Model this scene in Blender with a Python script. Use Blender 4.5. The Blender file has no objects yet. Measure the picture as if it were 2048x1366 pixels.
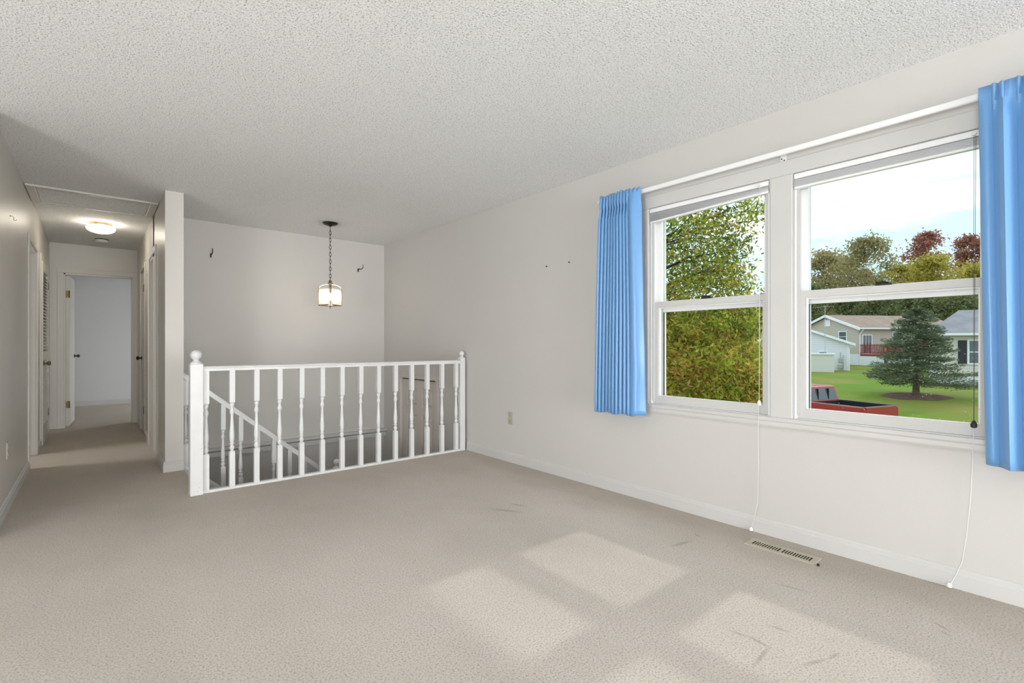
import bpy, math, random
from mathutils import Vector, Matrix
random.seed(7)
S = bpy.context.scene
COL = S.collection

# ------------------------------------------------------------------ camera
PX_W, PX_H, PX_F = 2048.0, 1366.0, 988.0
CAM_Z = 1.105
cam_d = bpy.data.cameras.new('camera')
cam = bpy.data.objects.new('camera', cam_d); COL.objects.link(cam)
cam_d.sensor_width = 36.0
cam_d.lens = 36.0 * PX_F / PX_W
cam_d.shift_y = 6.0 / PX_W
cam_d.clip_start = 0.03; cam_d.clip_end = 600
cam.location = (0, 0, CAM_Z)
cam.rotation_euler = (math.radians(90), 0, math.radians(-40.19))
S.camera = cam

# ------------------------------------------------------------------ world, sun, exposure
S.view_settings.view_transform = 'Standard'
S.view_settings.look = 'None'
S.view_settings.gamma = 1.0
S.view_settings.use_curve_mapping = False
S.view_settings.exposure = 0.60

SKY_STRENGTH = 1.33
SUN_STRENGTH = 0.60
LEFT_FILL_POWER = 208.0      # fill lamp added at the unseen sliding door
BACK_FILL_POWER = 218.0      # fill lamp added behind the camera, at the unseen patio doors
BED_POWER = 34.0

w = bpy.data.worlds.new('sky'); S.world = w; w.use_nodes = True
nt = w.node_tree; nt.nodes.clear()
N = nt.nodes.new; L = nt.links.new
out = N('ShaderNodeOutputWorld'); bg = N('ShaderNodeBackground'); L(bg.outputs[0], out.inputs[0])
tc = N('ShaderNodeTexCoord'); mp = N('ShaderNodeMapping'); L(tc.outputs['Generated'], mp.inputs[0])
mp.inputs['Scale'].default_value = (1.6, 1.6, 5.0); mp.inputs['Location'].default_value = (0.35, 0.1, 0.42)
nz = N('ShaderNodeTexNoise'); L(mp.outputs[0], nz.inputs['Vector'])
nz.inputs['Scale'].default_value = 1.5; nz.inputs['Detail'].default_value = 7; nz.inputs['Roughness'].default_value = 0.55
cr = N('ShaderNodeValToRGB'); L(nz.outputs[0], cr.inputs[0])
cr.color_ramp.elements[0].position = 0.43; cr.color_ramp.elements[0].color = (0.40, 0.60, 0.70, 1)
cr.color_ramp.elements[1].position = 0.57; cr.color_ramp.elements[1].color = (0.74, 0.74, 0.75, 1)
L(cr.outputs[0], bg.inputs[0]); bg.inputs[1].default_value = SKY_STRENGTH

sd = bpy.data.lights.new('sun', 'SUN'); sun = bpy.data.objects.new('sun', sd); COL.objects.link(sun)
sd.energy = SUN_STRENGTH; sd.angle = math.radians(1.6); sd.color = (1.0, 0.97, 0.92)
sun.rotation_euler = Vector((-1, 0.0, -0.93)).to_track_quat('-Z', 'Y').to_euler()
sun.location = (20, 1, 20)

def area(name, loc, direction, sx, sy, power, color=(1, 1, 1)):
    d = bpy.data.lights.new(name, 'AREA'); o = bpy.data.objects.new(name, d); COL.objects.link(o)
    d.shape = 'RECTANGLE'; d.size = sx; d.size_y = sy; d.energy = power; d.color = color
    o.location = loc; o.rotation_euler = Vector(direction).to_track_quat('-Z', 'Z').to_euler()
    return o
# unseen area lamps in place of daylight; first two added to brighten the room
area('fill_left_lamp', (-4.12, -0.6, 0.98), (1, 0, 0.30), 3.4, 1.8, LEFT_FILL_POWER, (0.975, 0.99, 1.0))
area('fill_back_lamp', (0.9, -5.92, 0.98), (0, 1, 0.30), 3.0, 1.8, BACK_FILL_POWER, (0.975, 0.99, 1.0))
area('daylight_bedroom_window', (2.93, 10.6, 0.80), (-1, 0.2, -0.45), 1.3, 0.5, BED_POWER, (0.93, 0.97, 1.0))
area('daylight_bath_window', (-2.4, 6.6, 1.5), (1, 0, -0.35), 0.8, 0.7, 24.0, (1.0, 0.98, 0.95))

# ------------------------------------------------------------------ materials
def new_mat(name):
    m = bpy.data.materials.new(name); m.use_nodes = True
    t = m.node_tree; t.nodes.clear()
    o = t.nodes.new('ShaderNodeOutputMaterial')
    return m, t, o

def pbr(name, col, rough=0.6, metal=0.0, noise=None, bump=None, spec=0.4, coat=0.0, sheen=0.0, mottled=None):
    """noise=(scale, amount) tints the colour; bump=(scale, strength, distance); mottled=second colour"""
    m, t, o = new_mat(name)
    b = t.nodes.new('ShaderNodeBsdfPrincipled'); t.links.new(b.outputs[0], o.inputs[0])
    b.inputs['Base Color'].default_value = (*col, 1)
    b.inputs['Roughness'].default_value = rough; b.inputs['Metallic'].default_value = metal
    b.inputs['Specular IOR Level'].default_value = spec
    b.inputs['Coat Weight'].default_value = coat
    b.inputs['Sheen Weight'].default_value = sheen
    c = t.nodes.new('ShaderNodeTexCoord')
    if noise:
        n = t.nodes.new('ShaderNodeTexNoise'); n.inputs['Scale'].default_value = noise[0]; n.inputs['Detail'].default_value = 4
        t.links.new(c.outputs['Object'], n.inputs['Vector'])
        mx = t.nodes.new('ShaderNodeMix'); mx.data_type = 'RGBA'
        c2 = mottled if mottled else tuple(v * (1 - noise[1]) for v in col)
        mx.inputs[6].default_value = (*col, 1); mx.inputs[7].default_value = (*c2, 1)
        r = t.nodes.new('ShaderNodeValToRGB'); r.color_ramp.elements[0].position = .38; r.color_ramp.elements[1].position = .64
        t.links.new(n.outputs[0], r.inputs[0]); t.links.new(r.outputs[0], mx.inputs[0])
        t.links.new(mx.outputs[2], b.inputs['Base Color'])
    if bump:
        n2 = t.nodes.new('ShaderNodeTexNoise'); n2.inputs['Scale'].default_value = bump[0]; n2.inputs['Detail'].default_value = 3
        t.links.new(c.outputs['Object'], n2.inputs['Vector'])
        bp = t.nodes.new('ShaderNodeBump'); bp.inputs['Strength'].default_value = bump[1]; bp.inputs['Distance'].default_value = bump[2]
        t.links.new(n2.outputs[0], bp.inputs['Height']); t.links.new(bp.outputs[0], b.inputs['Normal'])
    return m

def emit(name, col, strength):
    m, t, o = new_mat(name)
    e = t.nodes.new('ShaderNodeEmission'); e.inputs[0].default_value = (*col, 1); e.inputs[1].default_value = strength
    t.links.new(e.outputs[0], o.inputs[0]); return m

def glass(name, gloss=0.05, specks=False, tint=(1, 1, 1)):
    m, t, o = new_mat(name)
    tr = t.nodes.new('ShaderNodeBsdfTransparent'); tr.inputs[0].default_value = (*tint, 1)
    gl = t.nodes.new('ShaderNodeBsdfGlossy'); gl.inputs['Roughness'].default_value = 0.02
    mx = t.nodes.new('ShaderNodeMixShader'); mx.inputs[0].default_value = gloss
    t.links.new(tr.outputs[0], mx.inputs[1]); t.links.new(gl.outputs[0], mx.inputs[2])
    last = mx
    if specks:      # dried droplets and dust on the pane
        c = t.nodes.new('ShaderNodeTexCoord')
        v = t.nodes.new('ShaderNodeTexVoronoi'); v.inputs['Scale'].default_value = 42
        t.links.new(c.outputs['Object'], v.inputs['Vector'])
        lt = t.nodes.new('ShaderNodeMath'); lt.operation = 'LESS_THAN'; lt.inputs[1].default_value = 0.085
        t.links.new(v.outputs['Distance'], lt.inputs[0])
        n = t.nodes.new('ShaderNodeTexNoise'); n.inputs['Scale'].default_value = 9
        t.links.new(c.outputs['Object'], n.inputs['Vector'])
        gt = t.nodes.new('ShaderNodeMath'); gt.operation = 'GREATER_THAN'; gt.inputs[1].default_value = 0.53
        t.links.new(n.outputs[0], gt.inputs[0])
        mu = t.nodes.new('ShaderNodeMath'); mu.operation = 'MULTIPLY'
        t.links.new(lt.outputs[0], mu.inputs[0]); t.links.new(gt.outputs[0], mu.inputs[1])
        m2 = t.nodes.new('ShaderNodeMath'); m2.operation = 'MULTIPLY'; m2.inputs[1].default_value = 0.5
        t.links.new(mu.outputs[0], m2.inputs[0])
        df = t.nodes.new('ShaderNodeBsdfTranslucent'); df.inputs[0].default_value = (.9, .9, .88, 1)
        mx2 = t.nodes.new('ShaderNodeMixShader')
        t.links.new(m2.outputs[0], mx2.inputs[0]); t.links.new(mx.outputs[0], mx2.inputs[1]); t.links.new(df.outputs[0], mx2.inputs[2])
        last = mx2
    t.links.new(last.outputs[0], o.inputs[0]); return m

def leaf_mat(name, cols, transl=0.35, scale=2.0, rough=.55):
    """leaves: colour varies from leaf to leaf, partly translucent"""
    m, t, o = new_mat(name)
    at = t.nodes.new('ShaderNodeAttribute'); at.attribute_name = 'tone'
    r = t.nodes.new('ShaderNodeValToRGB'); e = r.color_ramp.elements
    while len(e) < len(cols): e.new(0.5)
    for i, c in enumerate(cols):
        e[i].position = i / (len(cols) - 1); e[i].color = (*c, 1)
    t.links.new(at.outputs['Fac'], r.inputs[0])
    d = t.nodes.new('ShaderNodeBsdfPrincipled'); d.inputs['Roughness'].default_value = rough; d.inputs['Specular IOR Level'].default_value = .25
    tl = t.nodes.new('ShaderNodeBsdfTranslucent')
    t.links.new(r.outputs[0], d.inputs['Base Color']); t.links.new(r.outputs[0], tl.inputs[0])
    mx = t.nodes.new('ShaderNodeMixShader'); mx.inputs[0].default_value = transl
    t.links.new(d.outputs[0], mx.inputs[1]); t.links.new(tl.outputs[0], mx.inputs[2])
    t.links.new(mx.outputs[0], o.inputs[0]); return m

def carpet_mat():
    m, t, o = new_mat('carpet')
    n = t.nodes.new; l = t.links.new
    b = n('ShaderNodeBsdfPrincipled'); l(b.outputs[0], o.inputs[0])
    b.inputs['Roughness'].default_value = 0.95; b.inputs['Specular IOR Level'].default_value = .05
    b.inputs['Sheen Weight'].default_value = 0.15
    c = n('ShaderNodeTexCoord')
    base = (0.87, 0.79, 0.705, 1); worn = (0.60, 0.535, 0.455, 1); tuft_shade = (0.22, 0.185, 0.145, 1)
    # wear: large soft patches
    n1 = n('ShaderNodeTexNoise'); n1.inputs['Scale'].default_value = 1.15; n1.inputs['Detail'].default_value = 5; n1.inputs['Roughness'].default_value = .6
    mpw = n('ShaderNodeMapping'); mpw.inputs['Scale'].default_value = (1.0, .62, 1); l(c.outputs['Object'], mpw.inputs[0]); l(mpw.outputs[0], n1.inputs['Vector'])
    r1 = n('ShaderNodeValToRGB'); r1.color_ramp.elements[0].position = .40; r1.color_ramp.elements[1].position = .66
    l(n1.outputs[0], r1.inputs[0])
    # traffic: the carpet is more worn towards the hall and stair head, soiled along the skirting
    sp = n('ShaderNodeSeparateXYZ'); l(c.outputs['Object'], sp.inputs[0])
    tr = n('ShaderNodeMapRange'); tr.interpolation_type = 'SMOOTHSTEP'
    for i, v in zip((1, 2, 3, 4), (2.2, 4.9, 0.0, 0.85)): tr.inputs[i].default_value = v
    l(sp.outputs[1], tr.inputs[0])
    ed = n('ShaderNodeMapRange'); ed.interpolation_type = 'SMOOTHSTEP'
    for i, v in zip((1, 2, 3, 4), (2.35, 2.97, 0.0, 0.75)): ed.inputs[i].default_value = v
    wob = n('ShaderNodeMath'); wob.operation = 'MULTIPLY_ADD'; wob.inputs[1].default_value = .5
    l(n1.outputs[0], wob.inputs[0]); sub = n('ShaderNodeMath'); sub.operation = 'SUBTRACT'; sub.inputs[1].default_value = .25
    l(sp.outputs[0], sub.inputs[0]); l(sub.outputs[0], wob.inputs[2]); l(wob.outputs[0], ed.inputs[0])
    mxa = n('ShaderNodeMath'); mxa.operation = 'MAXIMUM'; l(tr.outputs[0], mxa.inputs[0]); l(ed.outputs[0], mxa.inputs[1])
    wsc = n('ShaderNodeMath'); wsc.operation = 'MULTIPLY'; wsc.inputs[1].default_value = .35; l(r1.outputs[0], wsc.inputs[0])
    add = n('ShaderNodeMath'); add.operation = 'ADD'; add.use_clamp = True; l(mxa.outputs[0], add.inputs[0]); l(wsc.outputs[0], add.inputs[1])
    m1 = n('ShaderNodeMix'); m1.data_type = 'RGBA'; m1.inputs[6].default_value = base; m1.inputs[7].default_value = worn
    l(add.outputs[0], m1.inputs[0])
    # tufts, with the shade between them painted as dark flecks
    v = n('ShaderNodeTexNoise'); v.inputs['Scale'].default_value = 135; v.inputs['Detail'].default_value = 6; v.inputs['Roughness'].default_value = .74
    l(c.outputs['Object'], v.inputs['Vector'])
    rt = n('ShaderNodeValToRGB'); rt.color_ramp.elements[0].position = .34; rt.color_ramp.elements[1].position = .52
    rt.color_ramp.elements[0].color = (.72, .72, .72, 1); rt.color_ramp.elements[1].color = (0, 0, 0, 1)
    l(v.outputs[0], rt.inputs[0])
    m2 = n('ShaderNodeMix'); m2.data_type = 'RGBA'; m2.inputs[7].default_value = tuft_shade
    l(rt.outputs[0], m2.inputs[0]); l(m1.outputs[2], m2.inputs[6])
    # dents and dark scuffs lying in the pile: (x, y, angle, half length, half width)
    acc = None
    for (x, y, a, hl, hw) in [(1.886, 0.814, -1.72, 0.06, 0.013), (1.805, 0.767, -3.05, 0.112, 0.01), (2.034, 0.796, -1.42, 0.05, 0.012), (1.91, 0.634, -0.38, 0.076, 0.012), (2.005, 0.601, -0.19, 0.043, 0.011), (1.88, 0.88, -1.41, 0.046, 0.01), (2.092, 2.537, -1.01, 0.145, 0.022), (2.226, 2.572, -1.12, 0.078, 0.018), (2.534, 0.391, -2.05, 0.05, 0.01), (2.484, 0.374, -1.99, 0.026, 0.008), (2.667, 1.493, -1.9, 0.03, 0.014), (2.421, 0.888, -1.35, 0.097, 0.01), (2.489, 1.488, 2.96, 0.104, 0.02)]:
        mp_ = n('ShaderNodeMapping'); mp_.vector_type = 'TEXTURE'
        mp_.inputs['Location'].default_value = (x, y, 0); mp_.inputs['Rotation'].default_value = (0, 0, a); mp_.inputs['Scale'].default_value = (hl, hw, 1)
        l(c.outputs['Object'], mp_.inputs[0])
        g = n('ShaderNodeTexGradient'); g.gradient_type = 'SPHERICAL'; l(mp_.outputs[0], g.inputs[0])
        if acc is None: acc = g.outputs['Fac']
        else:
            mm = n('ShaderNodeMath'); mm.operation = 'MAXIMUM'; l(acc, mm.inputs[0]); l(g.outputs['Fac'], mm.inputs[1]); acc = mm.outputs[0]
    sc = n('ShaderNodeMath'); sc.operation = 'MULTIPLY'; sc.inputs[1].default_value = .42; sc.use_clamp = True; l(acc, sc.inputs[0])
    m3 = n('ShaderNodeMix'); m3.data_type = 'RGBA'; m3.inputs[7].default_value = (.20, .18, .155, 1)
    l(sc.outputs[0], m3.inputs[0]); l(m2.outputs[2], m3.inputs[6]); l(m3.outputs[2], b.inputs['Base Color'])
    bp = n('ShaderNodeBump'); bp.inputs['Strength'].default_value = .9; bp.inputs['Distance'].default_value = .010
    l(v.outputs[0], bp.inputs['Height']); l(bp.outputs[0], b.inputs['Normal'])
    return m

def popcorn_mat():
    m, t, o = new_mat('popcorn_ceiling')
    n = t.nodes.new; l = t.links.new
    b = n('ShaderNodeBsdfPrincipled'); l(b.outputs[0], o.inputs[0]); b.inputs['Roughness'].default_value = .95; b.inputs['Specular IOR Level'].default_value = .1
    c = n('ShaderNodeTexCoord')
    v = n('ShaderNodeTexNoise'); v.inputs['Scale'].default_value = 125; v.inputs['Detail'].default_value = 3; v.inputs['Roughness'].default_value = .6
    l(c.outputs['Object'], v.inputs['Vector'])
    r = n('ShaderNodeValToRGB'); r.color_ramp.elements[0].position = .33; r.color_ramp.elements[1].position = .46
    r.color_ramp.elements[0].color = (.42, .42, .42, 1); r.color_ramp.elements[1].color = (.95, .955, .955, 1)
    l(v.outputs[0], r.inputs[0]); l(r.outputs[0], b.inputs['Base Color'])
    bp = n('ShaderNodeBump'); bp.inputs['Strength'].default_value = .85; bp.inputs['Distance'].default_value = .012
    l(v.outputs[0], bp.inputs['Height']); l(bp.outputs[0], b.inputs['Normal'])
    return m

def siding_mat(name, col, pitch=.12, col2=None):
    m = pbr(name, col, .6)
    t = m.node_tree; b = [x for x in t.nodes if x.type == 'BSDF_PRINCIPLED'][0]
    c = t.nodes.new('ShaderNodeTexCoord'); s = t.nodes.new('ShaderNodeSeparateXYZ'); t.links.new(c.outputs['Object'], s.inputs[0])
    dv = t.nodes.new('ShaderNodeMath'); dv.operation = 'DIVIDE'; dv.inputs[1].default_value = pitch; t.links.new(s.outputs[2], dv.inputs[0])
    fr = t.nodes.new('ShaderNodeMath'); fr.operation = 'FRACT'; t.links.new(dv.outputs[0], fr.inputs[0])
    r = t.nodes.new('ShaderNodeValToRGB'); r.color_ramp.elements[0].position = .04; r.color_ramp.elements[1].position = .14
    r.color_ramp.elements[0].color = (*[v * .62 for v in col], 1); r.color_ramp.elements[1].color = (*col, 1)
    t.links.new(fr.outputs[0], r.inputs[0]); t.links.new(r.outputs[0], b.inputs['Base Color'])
    return m

M = {}
M['wall'] = pbr('wall_paint', (.600, .584, .560), .62, noise=(.9, .03), bump=(160, .12, .002), spec=.3)
M['wall_hall'] = pbr('hall_gloss_paint', (.66, .635, .595), .38, noise=(1.3, .05), bump=(140, .15, .002), spec=.45)
M['ceiling'] = popcorn_mat()
M['carpet'] = carpet_mat()
M['trim'] = pbr('white_trim_paint', (.615, .606, .59), .42, noise=(3, .03), spec=.45)
M['rail'] = pbr('white_rail_paint', (.735, .735, .73), .38, noise=(7, .05), spec=.45)
M['vinyl'] = pbr('white_vinyl', (.86, .865, .865), .35, spec=.45)
M['vinyl_in'] = pbr('sash_paint', (.60, .592, .578), .42, spec=.4)
M['blind'] = pbr('blind_slats', (.68, .69, .70), .4, spec=.4)
M['glass'] = glass('window_glass', .004)
M['glass_dusty'] = glass('dusty_window_glass', .004, True)
M['darkmetal'] = pbr('dark_bronze', (.05, .038, .025), .38, .7, noise=(30, .3))
M['black'] = pbr('black_iron', (.02, .018, .016), .5)
M['brass'] = pbr('antique_brass', (.42, .34, .22), .32, .85, noise=(25, .3))
M['goldmetal'] = pbr('old_brass_hinge', (.20, .15, .07), .45, .7)
M['cord'] = pbr('white_cord', (.70, .70, .68), .7)
M['cord_dark'] = pbr('aged_cord', (.10, .10, .08), .7)
M['ivory'] = pbr('ivory_plastic', (.62, .60, .53), .4)
M['outletgrey'] = pbr('almond_plastic', (.47, .45, .37), .45)
M['door'] = pbr('door_paint', (.64, .60, .55), .45, noise=(4, .04))
M['doorw'] = pbr('hall_door_paint', (.68, .66, .62), .42, noise=(4, .04))
M['doorgap'] = pbr('weather_strip', (.03, .025, .02), .8)
M['vent'] = pbr('beige_register', (.50, .46, .37), .45, .1)
M['ventdark'] = pbr('duct_inside', (.030, .020, .010), .8)
M['plastic_white'] = pbr('white_plastic', (.78, .77, .74), .45)

# ------------------------------------------------------------------ mesh building
class MB:
    def __init__(s): s.v = []; s.f = []; s.tone = []
    def quadbox(s, p):         # eight corners: bottom four counter-clockwise, then top four
        i = len(s.v); s.v += [tuple(q) for q in p]
        s.f += [(i, i+3, i+2, i+1), (i+4, i+5, i+6, i+7), (i, i+1, i+5, i+4), (i+1, i+2, i+6, i+5), (i+2, i+3, i+7, i+6), (i+3, i, i+4, i+7)]
        return s
    def box(s, x0, x1, y0, y1, z0, z1):
        x0, x1 = sorted((x0, x1)); y0, y1 = sorted((y0, y1)); z0, z1 = sorted((z0, z1))
        return s.quadbox([(x0, y0, z0), (x1, y0, z0), (x1, y1, z0), (x0, y1, z0), (x0, y0, z1), (x1, y0, z1), (x1, y1, z1), (x0, y1, z1)])
    def bevbox(s, x0, x1, y0, y1, z0, z1, b=.004):
        """box with chamfered vertical edges and chamfered top and bottom"""
        x0, x1 = sorted((x0, x1)); y0, y1 = sorted((y0, y1)); z0, z1 = sorted((z0, z1))
        def ring(z, k):
            a0, a1, c0, c1 = x0 + k, x1 - k, y0 + k, y1 - k
            return [(a0 + b, c0, z), (a1 - b, c0, z), (a1, c0 + b, z), (a1, c1 - b, z), (a1 - b, c1, z), (a0 + b, c1, z), (a0, c1 - b, z), (a0, c0 + b, z)]
        i = len(s.v)
        for z, k in ((z0, b), (z0 + b, 0), (z1 - b, 0), (z1, b)): s.v += ring(z, k)
        for r in range(3):
            for j in range(8):
                a = i + r * 8 + j; c = i + r * 8 + (j + 1) % 8
                s.f.append((a, c, c + 8, a + 8))
        s.f.append(tuple(range(i + 7, i - 1, -1))); s.f.append(tuple(range(i + 24, i + 32)))
        return s
    def prism(s, poly, h, axis='z', at=0.0):
        """polygon (2-D) extruded along an axis from at to at+h"""
        i = len(s.v); n = len(poly)
        def P(u, v, t):
            return {'z': (u, v, t), 'y': (u, t, v), 'x': (t, u, v)}[axis]
        s.v += [P(u, v, at) for u, v in poly] + [P(u, v, at + h) for u, v in poly]
        s.f.append(tuple(range(i + n - 1, i - 1, -1))); s.f.append(tuple(range(i + n, i + 2 * n)))
        for j in range(n):
            k = (j + 1) % n; s.f.append((i + j, i + k, i + n + k, i + n + j))
        return s
    def lathe(s, prof, c=(0, 0, 0), seg=16, axis='z'):
        i = len(s.v); n = len(prof)
        for (r, z) in prof:
            for k in range(seg):
                a = 2 * math.pi * k / seg; u, v = r * math.cos(a), r * math.sin(a)
                p = {'z': (u, v, z), 'x': (z, u, v), 'y': (u, z, v)}[axis]
                s.v.append((c[0] + p[0], c[1] + p[1], c[2] + p[2]))
        for j in range(n - 1):
            for k in range(seg):
                a = i + j * seg + k; b = i + j * seg + (k + 1) % seg
                s.f.append((a, b, b + seg, a + seg))
        s.f.append(tuple(range(i + seg - 1, i - 1, -1))); s.f.append(tuple(range(i + (n - 1) * seg, i + n * seg)))
        return s
    def tube(s, pts, r, seg=8, taper=None):
        pts = [Vector(p) for p in pts]; i = len(s.v); n = len(pts); up = None
        for j, p in enumerate(pts):
            d = (pts[min(j + 1, n - 1)] - pts[max(j - 1, 0)]).normalized()
            if up is None:
                up = d.orthogonal().normalized()
            up = (up - d * up.dot(d)); up = up.normalized() if up.length > 1e-6 else d.orthogonal().normalized()
            w_ = d.cross(up)
            rr = r if taper is None else r + (taper - r) * j / (n - 1)
            for k in range(seg):
                a = 2 * math.pi * k / seg
                s.v.append(tuple(p + up * (rr * math.cos(a)) + w_ * (rr * math.sin(a))))
        for j in range(n - 1):
            for k in range(seg):
                a = i + j * seg + k; b = i + j * seg + (k + 1) % seg
                s.f.append((a, b, b + seg, a + seg))
        s.f.append(tuple(range(i + seg - 1, i - 1, -1))); s.f.append(tuple(range(i + (n - 1) * seg, i + n * seg)))
        return s
    def sphere(s, c, r, seg=16, rings=10, sz=1.0):
        prof = [(max(r * math.sin(math.pi * j / rings), r * .02), -r * sz * math.cos(math.pi * j / rings)) for j in range(rings + 1)]
        return s.lathe(prof, c, seg)
    def mesh(s, name, off=(0, 0, 0), smooth=False):
        me = bpy.data.meshes.new(name)
        me.from_pydata([(v[0] - off[0], v[1] - off[1], v[2] - off[2]) for v in s.v], [], s.f)
        if s.tone:
            a = me.attributes.new('tone', 'FLOAT', 'FACE'); a.data.foreach_set('value', s.tone)
        me.update()
        if smooth:
            me.polygons.foreach_set('use_smooth', [True] * len(me.polygons))
            me.set_sharp_from_angle(angle=math.radians(38))
        return me

def wpos(o):
    p = Vector((0, 0, 0))
    while o is not None: p = p + Vector(o.location); o = o.parent
    return p

def part(name, mb, mat, parent=None, smooth=False, local=False, origin=None):
    """links the mesh as one object; vertices are world coordinates unless local"""
    off = (0, 0, 0)
    if not local and parent is not None: off = wpos(parent)
    if origin is not None: off = origin
    me = mb.mesh(name, off, smooth); me.materials.append(mat if not isinstance(mat, str) else M[mat])
    o = bpy.data.objects.new(name, me); COL.objects.link(o)
    if parent is not None: o.parent = parent
    elif origin is not None: o.location = origin
    return o

def copy_part(src, loc, parent):
    o = src.copy(); COL.objects.link(o); o.parent = parent; o.location = loc; return o

def tag(o, label, cat, group=None):
    o['label'] = label; o['category'] = cat
    if group: o['group'] = group
    return o

def thing(name, loc, label, cat, group=None, rotz=0):
    o = bpy.data.objects.new(name, None); COL.objects.link(o); o.location = loc; o.rotation_euler = (0, 0, rotz)
    o.empty_display_size = .1
    return tag(o, label, cat, group)

def structure(name, mb, mat, smooth=False, label=None):
    o = part(name, mb, mat, None, smooth); o['kind'] = 'structure'
    if label: o['label'] = label
    return o

def structure_root(name, loc, label=None):
    o = bpy.data.objects.new(name, None); COL.objects.link(o); o.location = loc; o['kind'] = 'structure'
    if label: o['label'] = label
    return o

def wall_cells(mb, axis, p0, p1, u0, u1, z0, z1, holes=()):
    """wall slab between planes p0..p1 of an axis, spanning u and z, with rectangular holes (u0,u1,z0,z1)"""
    us = sorted({u0, u1, *[h[0] for h in holes], *[h[1] for h in holes]}); zs = sorted({z0, z1, *[h[2] for h in holes], *[h[3] for h in holes]})
    us = [u for u in us if u0 <= u <= u1]; zs = [z for z in zs if z0 <= z <= z1]
    for a, b in zip(us, us[1:]):
        run = None
        for c, d in zip(zs, zs[1:]):
            mu, mz = (a + b) / 2, (c + d) / 2
            solid = not any(h[0] < mu < h[1] and h[2] < mz < h[3] for h in holes)
            if solid: run = (run[0], d) if run else (c, d)
            if (not solid or d == zs[-1]) and run:
                if axis == 'x': mb.box(p0, p1, a, b, run[0], run[1])
                else: mb.box(a, b, p0, p1, run[0], run[1])
                run = None
    return mb

# ------------------------------------------------------------------ dimensions
XW = 2.99; XWO = 3.15          # window wall, inner and outer face
XL = -0.45                     # hall left wall
XC0, XC1 = 0.465, 0.60         # hall right wall (its end is the column)
YC = 5.20                      # column face
YR = 4.24                      # railing front face
YF = 6.22                      # far wall of the stairwell
YE = 8.80                      # hall end wall
YB = 11.75                     # bedroom far wall
ZC = 2.44
ZL = -1.34                     # entry landing
X_OUT, Y_BACK, Y_KIT = -4.2, -6.0, 4.15
WIN_Z0, WIN_Z1 = .690, 2.060
W1 = (1.222, 2.032); W2 = (.285, 1.094)

# ------------------------------------------------------------------ shell
fl = MB()
fl.box(X_OUT, XW, Y_BACK, 4.30, -.30, 0)
fl.box(X_OUT, XC1, 4.30, 12.0, -.30, 0)
fl.box(XC1, XW, YF + .06, 12.0, -.30, 0)
structure('floor', fl, 'carpet', label='beige cut-pile carpet with worn and soiled patches')

ce = MB().box(X_OUT - .2, XWO, Y_BACK - .2, 12.2, ZC, ZC + .12)
structure('ceiling', ce, 'ceiling', label='white popcorn textured ceiling')

DOOR_Y0, DOOR_Y1, DOOR_Z1 = 4.885, 5.735, .70
BEDW = (9.9, 11.3, .5, 1.1)
wr = wall_cells(MB(), 'x', XW, XWO, Y_BACK - .2, 12.2, -2.9, ZC,
                [(W1[0], W1[1], WIN_Z0, WIN_Z1), (W2[0], W2[1], WIN_Z0, WIN_Z1), (DOOR_Y0, DOOR_Y1, ZL, DOOR_Z1), BEDW])
structure('wall_right', wr, 'wall', label='off-white wall with the pair of windows')
structure('wall_far', MB().box(XC0, XW, YF, YF + .12, -2.9, ZC), 'wall', label='off-white stairwell wall with hooks')
RD1 = (6.02, 6.72, 0, 2.03); RD2 = (7.35, 8.05, 0, 2.03)
hr = wall_cells(MB(), 'x', XC0, XC1, YC, YE, 0, ZC, [RD1, RD2])
hr.box(XC0, XC1, YC, YF, -2.9, 0)
structure('wall_hall_right', hr, 'wall_hall', label='hall wall ending in a white column beside the stairs')
LD1 = (6.10, 6.86, 0, 2.03); LD2 = (7.36, 8.12, 0, 2.03)
structure('wall_hall_left', wall_cells(MB(), 'x', XL - .12, XL, Y_KIT, YE, 0, ZC, [LD1, LD2]), 'wall_hall', label='glossy off-white hall wall')
ED = (-.315, .415, 0, 2.05)
structure('wall_hall_end', wall_cells(MB(), 'y', YE, YE + .12, -2.6, XW, 0, ZC, [ED]), 'wall_hall', label='end wall of the hall with a doorway')
bluewall = pbr('bedroom_wall_paint', (.72, .725, .73), .7, bump=(140, .1, .002))
structure('wall_bedroom', MB().box(-2.6, XW, YB, YB + .12, 0, ZC), bluewall, label='pale grey bedroom wall seen through the end doorway')
ou = MB()
wall_cells(ou, 'x', X_OUT - .14, X_OUT, Y_BACK - .2, 12.2, -.3, ZC, [(-2.4, 1.2, 0.02, 2.06)])
structure('wall_left', ou, 'wall')
structure('wall_back', wall_cells(MB(), 'y', Y_BACK - .14, Y_BACK, X_OUT, XW, -.3, ZC, [(-.7, 2.5, .03, 2.06)]), 'wall')
structure('wall_kitchen', MB().box(X_OUT, XL, Y_KIT - .12, Y_KIT, 0, ZC), 'wall')
structure('wall_bath', MB().box(-2.6, -2.5, Y_KIT, 12, 0, ZC), 'wall')
structure('wall_stair_front', MB().box(XC1 - .1, XW, 4.30, 4.36, -2.9, -.001), 'wall')
structure('wall_under_hall', MB().box(XC1 - .13, XC1 - .002, 4.36, YC, -2.9, -.20), 'wall')
structure('roof_eave', MB().box(XWO, 3.78, -6, 16, ZC + .02, ZC + .12), 'vinyl')

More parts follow.
